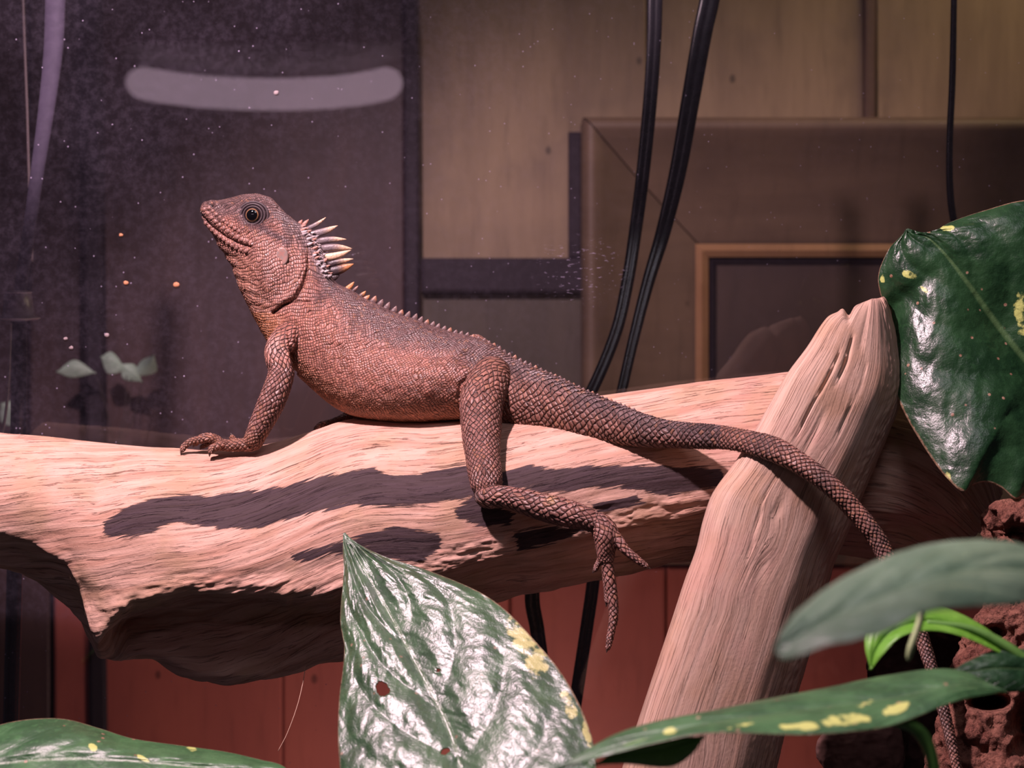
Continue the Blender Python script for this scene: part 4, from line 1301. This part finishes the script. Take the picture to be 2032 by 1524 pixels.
o = leaf_blade('leaf', pl, [(1872, 1342, -900), (1925, 1332, -905), (1985, 1326, -905), (2060, 1330, -900)],
               [(1872, 1342, -900), (1920, 1312, -890), (1990, 1286, -880), (2060, 1290, -875)],
               [(1872, 1342, -900), (1930, 1368, -915), (1995, 1374, -920), (2060, 1370, -915)],
               L_B, 4.0, 1.5, pucker=1, cup=0.05, nu=60, nh=20, seed=18)
o['label'] = 'dark green leaf underside at the right edge'
o = tube('tendril', [(1832, 1205, -1180, 7), (1822, 1245, -1185, 8), (1808, 1285, -1190, 8), (1803, 1306, -1190, 5), (1803, 1312, -1190, 1)], plain('pale_tendril', (0.36, 0.44, 0.22), 0.5, 0.4, 0.2), pl)
tube('petiole', [(1770, 1432, -1110, 10), (1808, 1440, -1105, 13), (1832, 1462, -1100, 14), (1848, 1500, -1100, 13), (1866, 1580, -1100, 13), (1990, 1700, -1100, 14), (2200, 1750, -1100, 15)], STEM, pl)
tube('petiole', [(1840, 1236, -868, 7), (1930, 1250, -872, 9), (2000, 1285, -880, 11), (2060, 1335, -890, 12), (2150, 1450, -980, 13), (2230, 1600, -1090, 14)], STEM, pl)
tube('petiole', [(2150, 1150, -1500, 11), (2220, 1230, -1400, 12), (2260, 1400, -1200, 13), (2240, 1560, -1100, 14)], STEM, pl)
tube('stem', [(2250, 1100, -1160, 15), (2225, 1300, -1120, 16), (2235, 1600, -1095, 17), (2200, 1850, -1090, 18)], STEM, pl)

# ------------------------------------------------------------------ cork bark on the right
def cork_mat():
    m = Mat('cork_bark')
    n = m.noise(m.pos(), 60, 6, 0.65)
    f = m.noise(m.pos(), 420, 5, 0.7)
    w = m.noise(m.vmath('MULTIPLY', m.pos(), (1.0, 1.0, 0.35)), 170, 4, 0.6, 0.8)
    c = m.mix(m.mapr(n, 0.35, 0.65), (0.27, 0.105, 0.075), (0.43, 0.195, 0.135))
    c = m.mix(m.math('MULTIPLY', m.mapr(w, 0.52, 0.68), 0.65), c, (0.13, 0.05, 0.04))
    c = m.mix(m.math('MULTIPLY', m.mapr(f, 0.45, 0.62), 0.6), c, (0.13, 0.055, 0.042))
    m.set(color=c, rough=0.85, spec=0.15, normal=m.bump(m.math('ADD', m.math('MULTIPLY', w, -0.8), m.math('MULTIPLY', f, 1.1)), 0.0032, 1.0))
    return m.m


CORK = cork_mat()


def bark_piece(name, st, mat, label, amp, seed, pits=(), nu=220, nv=200, scale=0.022):
    st = np.array(st, float)                       # left px, left py, right px, right py, half depth, d
    t = arc(np.stack([(st[:, 0] + st[:, 2]) / 2, (st[:, 1] + st[:, 3]) / 2], -1))
    q_ = crom(t, st, np.linspace(0, t[-1], nu))
    an = np.arange(nv) / nv * 2 * math.pi
    cx, cy = (q_[:, 0] + q_[:, 2]) / 2, (q_[:, 1] + q_[:, 3]) / 2
    X_ = cx[:, None] + (q_[:, 2] - q_[:, 0])[:, None] / 2 * np.cos(an)
    Y_ = cy[:, None] + (q_[:, 3] - q_[:, 1])[:, None] / 2 * np.cos(an)
    Z_ = q_[:, 5][:, None] - q_[:, 4][:, None] * np.sin(an)
    n_ = noise(X_ * scale, Y_ * scale, Z_ * scale, seed, 4)
    rdg = 1 - 2 * np.abs(noise(X_ * scale * 2, Y_ * scale * 1.1, Z_ * scale * 2, seed + 3, 3))
    h = amp * (n_ * 1.2 + 0.6 * rdg)
    Y_ = Y_ + amp * 0.5 * noise(X_ * 0.05, Z_ * 0.05, 0, seed + 7, 2)
    X_ = X_ + h * np.cos(an) * 0.8
    Z_ = Z_ - h * np.sin(an)
    for px_, py_, rx, ry, dp__ in pits:
        g = np.exp(-(((X_ - px_) / rx) ** 2 + ((Y_ - py_) / ry) ** 2) ** 2) * (np.sin(an) > 0)
        Z_ = Z_ + dp__ * g
    ob = loft_mesh(name, np.stack([X_, Y_, Z_], -1), mat)
    return tag(ob, label, 'bark')


bark_piece('cork_bark', [(2025, 992, 2090, 985, 14, -262), (1980, 1002, 2130, 990, 46, -262), (1956, 1040, 2160, 1030, 70, -255), (1975, 1085, 2170, 1080, 66, -228), (1985, 1150, 2180, 1140, 70, -230), (1945, 1215, 2190, 1200, 78, -230), (1905, 1290, 2200, 1270, 86, -230), (1880, 1390, 2200, 1370, 92, -232),
                         (1855, 1460, 2200, 1450, 96, -235), (1845, 1540, 2200, 1530, 98, -240), (1840, 1640, 2200, 1640, 98, -240)], CORK,
           'rough reddish cork bark with a dark hole along the right edge', 24, 81, [(1962, 1392, 36, 17, 150), (2020, 1052, 26, 12, 40), (2040, 1440, 30, 60, 90), (1975, 1255, 20, 14, 50)])
bark_piece('bark_flake', [(1668, 1430, 1750, 1428, 14, 70), (1640, 1446, 1778, 1442, 30, 70), (1622, 1490, 1792, 1480, 38, 68), (1640, 1540, 1788, 1530, 40, 66), (1650, 1620, 1780, 1620, 40, 66)], plain('flake_shaded_brown', (0.12, 0.062, 0.052), 0.85, 0.15, 0.4, 200),  # brown darkened to stand for the shade on the flake
           'small bark flake, coloured dark for shade, at the bottom between the leaning branch and the cork bark', 10, 91, nu=120, nv=120)
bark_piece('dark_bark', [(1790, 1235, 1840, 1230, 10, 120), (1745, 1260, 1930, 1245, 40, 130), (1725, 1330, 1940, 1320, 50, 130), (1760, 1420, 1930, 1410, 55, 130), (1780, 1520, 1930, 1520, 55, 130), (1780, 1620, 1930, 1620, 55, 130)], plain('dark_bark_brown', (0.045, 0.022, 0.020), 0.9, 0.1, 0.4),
           'dark bark behind the hanging end of the lizard tail', 12, 95, nu=120, nv=120)

# ------------------------------------------------------------------ cables behind the glass
CAB = plain('black_cable', (0.020, 0.017, 0.024), 0.24, 0.7, 0.2)


def twin(n):
    an = np.arange(n) / n * 2 * math.pi
    r = 0.62 + 0.38 * np.abs(np.sin(an)) ** 1.0
    return np.stack([np.cos(an) * 0.55 * (0.75 + 0.25 * np.abs(np.sin(an))), np.sin(an)], -1) * r[:, None] / r.max()


def cable(pts, label, group=None, r=1.0, flat=0.6, n=20):
    return tag(tube('power_cable', pts, CAB, None, n, 6, flat), label, 'cable', group)


cable([(1303, -120, 640, 15), (1300, 0, 640, 15), (1298, 80, 640, 14.5), (1290, 200, 640, 14), (1275, 350, 640, 13.5), (1262, 450, 640, 13), (1245, 560, 610, 12.5), (1222, 660, 575, 12), (1172, 780, 530, 12), (1110, 890, 492, 13), (1066, 1010, 460, 14), (1056, 1186, 450, 15), (1066, 1250, 450, 14.5), (1078, 1350, 450, 14), (1080, 1500, 450, 14), (1080, 1640, 450, 14)],
      'black flat cable hanging behind the lizard, the left one of the pair', flat=twin, n=28)
cable([(1424, -120, 640, 20), (1408, 0, 640, 20), (1395, 60, 640, 19.5), (1370, 200, 640, 18.5), (1345, 340, 640, 17), (1316, 460, 637, 15), (1286, 560, 610, 12.5), (1258, 670, 571, 11), (1235, 770, 534, 10.5), (1205, 900, 488, 11), (1185, 1050, 450, 12), (1177, 1154, 450, 13), (1165, 1240, 450, 13), (1145, 1373, 450, 13), (1130, 1480, 450, 13), (1125, 1640, 450, 13)],
      'black flat cable hanging behind the lizard, the right and wider one of the pair', flat=twin, n=28)
cable([(1895, -120, 520, 6.5), (1893, 0, 520, 6.5), (1890, 150, 520, 7), (1884, 300, 520, 7), (1886, 390, 520, 7.5), (1895, 450, 520, 7.5), (1930, 600, 520, 7.5), (1990, 800, 520, 7.5), (2080, 1000, 520, 7.5), (2120, 1200, 520, 7.5)],
      'thin black cable at upper right that runs down behind the large dark leaf', flat=1.0, n=14)
cp = thing('plug_cable', P(38, 640, 420), 'black cable with a tapered plug hanging at the left edge', 'cable')
tube('cord', [(112, -120, 440, 21), (110, 0, 440, 21), (106, 100, 440, 20), (92, 220, 435, 17), (73, 350, 430, 14), (56, 470, 425, 13), (42, 560, 422, 12.5), (38, 600, 420, 12)], plain('cable_blue_black', (0.075, 0.062, 0.098), 0.6, 0.15, 0.2), cp, 20, 6, 0.7)
plugm = plain('plug_black', (0.21, 0.175, 0.23), 0.30, 0.55, 0.2)
pa_ = Vector(P(37, 632, 420))
ps = (D + 420 * U) / D * U
lathe('plug', [(14 * ps, 56 * ps), (24 * ps, 54 * ps), (25.5 * ps, 50 * ps), (26.5 * ps, 47 * ps), (32 * ps, 5 * ps), (39 * ps, 3 * ps), (40 * ps, 0), (38 * ps, -3 * ps), (14 * ps, -5 * ps)][::-1], 28, plugm, cp, pa_, (0, -0.08, 1))
glintm = plain('plug_glint_grey', (0.50, 0.43, 0.52), 0.3, 0.5, 0.1)  # pale rings painted for the highlights on the plug's edges
for h_, r_ in ((51.5, 26.0), (0.8, 40.8)):
    lathe('plug_glint', [((r_ + 1.4 * math.cos(a)) * ps, (h_ + 1.4 * math.sin(a)) * ps) for a in np.linspace(-1.6, 1.6, 7)], 28, glintm, cp, pa_, (0, -0.08, 1))
tube('lower_cord', [(37, 634, 420, 16), (38, 720, 420, 16), (36, 860, 422, 16), (30, 1100, 425, 16), (20, 1500, 430, 16)], CAB, cp, 16, 8, 0.7)
tag(tube('wire', [(22, 640, 385, 2.2), (18, 740, 385, 2.4), (10, 830, 385, 3), (-6, 900, 385, 3)], plain('grey_wire', (0.36, 0.33, 0.34), 0.35, 0.5, 0.1), None, 8, 6), 'thin grey wire below the plug at the far left', 'wire')
tag(tube('wire', [(44, -60, 600, 3), (48, 60, 600, 3), (54, 220, 600, 3), (58, 360, 598, 3), (64, 520, 596, 3)], plain('pane_edge_line', (0.10, 0.075, 0.075), 0.5, 0.4, 0.1), None, 8, 6), 'thin brown strand standing in for the pane edge left of the plug cable at the top left', 'wire')  # strand drawn for the edge line of a pane

# small pale leaves behind the pane, left, standing in for reflections on it
LP_ = leaf_mat('leaf_reflection_pale', (0.30, 0.42, 0.33), (0.38, 0.50, 0.41), (0.42, 0.48, 0.28), 4.0, -1.5, 0.5, 0.4, 0.1, 0.0, 0.0002)
sp = thing('leaf_reflections', P(200, 1000, 1600), 'small pale green leaves standing in for reflections in the glass above the left branch end', 'plant')
for mm, ll, rr in (([(200, 708), (225, 716), (252, 735)], [(200, 708), (222, 698), (252, 735)], [(200, 708), (214, 742), (252, 735)]),
                   ([(240, 722), (266, 742), (282, 758)], [(240, 722), (268, 724), (282, 758)], [(240, 722), (244, 752), (282, 758)]),
                   ([(306, 704), (296, 722), (262, 748)], [(306, 704), (280, 716), (262, 748)], [(306, 704), (310, 738), (262, 748)]),
                   ([(112, 738), (145, 728), (190, 740)], [(112, 738), (148, 714), (190, 740)], [(112, 738), (142, 750), (190, 740)]),
                   ([(2, 800), (25, 818), (42, 850)], [(2, 800), (34, 796), (42, 850)], [(2, 800), (2, 838), (42, 850)])):
    q3 = lambda a, dz: [(x_, y_, 1600 + dz * (0 if k_ in (0, 2) else 1)) for k_, (x_, y_) in enumerate(a)]
    leaf_blade('leaf', sp, q3(mm, -6), q3(ll, 8), q3(rr, 8), LP_, 4.0, -1.5, pucker=1, cup=0.03, nu=24, nh=8, seed=3)  # leaf blades standing in for reflections on the pane
for a, b in (((252, 735), (230, 900)), ((282, 758), (235, 900)), ((262, 748), (232, 900)), ((190, 740), (225, 900)), ((42, 850), (215, 960))):
    tube('stalk', [(*a, 1600, 1), ((a[0] + b[0]) / 2 + 6, (a[1] + b[1]) / 2, 1602, 1.2), (*b, 1600, 1.5), (225, 1100, 1600, 2)], plain('stalk_reflection_dim', (0.045, 0.035, 0.032), 0.8, 0.1), sp, 6, 10)  # stalks belong to the stand-in for the reflections

# a fine thread under the knob, crumbs stuck to the pane
tag(tube('thread', [(606, 1322, -40, 0.8), (602, 1350, -60, 0.8), (590, 1400, -80, 0.8), (570, 1455, -95, 0.8), (552, 1490, -100, 0.8)], plain('pale_thread', (0.62, 0.40, 0.30), 0.5), None, 6, 6), 'fine pale thread hanging below the branch', 'thread')
CRUMB = plain('crumb', (0.60, 0.26, 0.14), 0.7, 0.2, 0.3, 900)
CRUMBW = plain('white_crumb', (0.36, 0.28, 0.29), 0.7, 0.2, 0.5, 900)
for cx, cy, r, mt, lb in ((350, 565, 6.2, CRUMB, 'largest orange food crumb on the pane left of the neck'), (250, 561, 5.2, CRUMB, 'orange crumb on the pane, middle of the three left of the lizard'),
                          (240, 466, 4.2, CRUMB, 'small orange crumb on the pane, topmost of the three left of the lizard'), (212, 665, 5, CRUMBW, 'pale flake on the pane beside the left dark batten'),
                          (130, 672, 4, CRUMBW, 'pale flake on the pane above the lower pale flake at left'), (141, 690, 4.4, CRUMBW, 'lower pale flake on the pane at left'), (548, 184, 5.5, CRUMBW, 'pale crumb inside the oval lamp reflection')):
    v, f = [], []
    for i, zt in enumerate(np.linspace(0, math.pi, 8)):
        for kk_ in range(12):
            a = 2 * math.pi * kk_ / 12
            rr_ = r * (1 + 0.28 * float(noise(math.cos(a) * 1.3 + cx, math.sin(a) * 1.3 + cy, zt, 5)))
            v.append(P(cx + rr_ * math.sin(zt) * math.cos(a), cy + rr_ * 0.8 * math.sin(zt) * math.sin(a), GLASS_D - 1.2 - r * 0.35 * math.cos(zt) - r * 0.3))
    tag(mesh_obj('crumb', np.array(v), grid_faces(8, 12).tolist(), mt), lb, 'crumb', 'crumbs stuck to the pane')

# curved tube lamp over the front of the tank: its glow is mirrored in the pane
LC = np.array((-0.187, -0.50, 0.2275))
lm = thing('tube_lamp', LC, 'curved glowing tube lamp seen as the pale bar reflected in the glass, upper left', 'lamp')


def arc_tube(name, r, a0, a1, rad, mat, parent, n=18, m_=60):
    v = []
    for i, a in enumerate(np.linspace(a0, a1, m_)):
        e = min(i, m_ - 1 - i) / 4.0
        q = rad * math.sqrt(max(0.03, 1 - (1 - min(1, e)) ** 2))
        for k in range(n):
            b = 2 * math.pi * k / n
            v.append(LC + np.array(((r + q * math.cos(b)) * math.sin(a), -(r + q * math.cos(b)) * math.cos(a) + 0.06, q * math.sin(b))))
    return mesh_obj(name, np.array(v), grid_faces(m_, n).tolist() + cap_faces(m_, n), mat, parent)


em = Mat('lamp_glow')
em.set(color=(0.9, 0.8, 0.8), rough=0.5)
em.put(em.b.inputs['Emission Color'], (1.0, 0.70, 0.88, 1))
em.put(em.b.inputs['Emission Strength'], 3.2)
arc_tube('glowing_tube', 0.108, -1.15, 1.15, 0.0125, em.m, lm)
hold = [tuple(LC + np.array((x_, y_ + 0.02, z_))) for z_ in (0.016, 0.022) for x_, y_ in ((-0.13, -0.09), (0.13, -0.09), (0.13, 0.06), (-0.13, 0.06))]
mesh_obj('lamp_holder', hold, [(0, 3, 2, 1), (4, 5, 6, 7), (0, 1, 5, 4), (1, 2, 6, 5), (2, 3, 7, 6), (3, 0, 4, 7)], plain('holder_dark', (0.03, 0.03, 0.035), 0.5), lm, False)
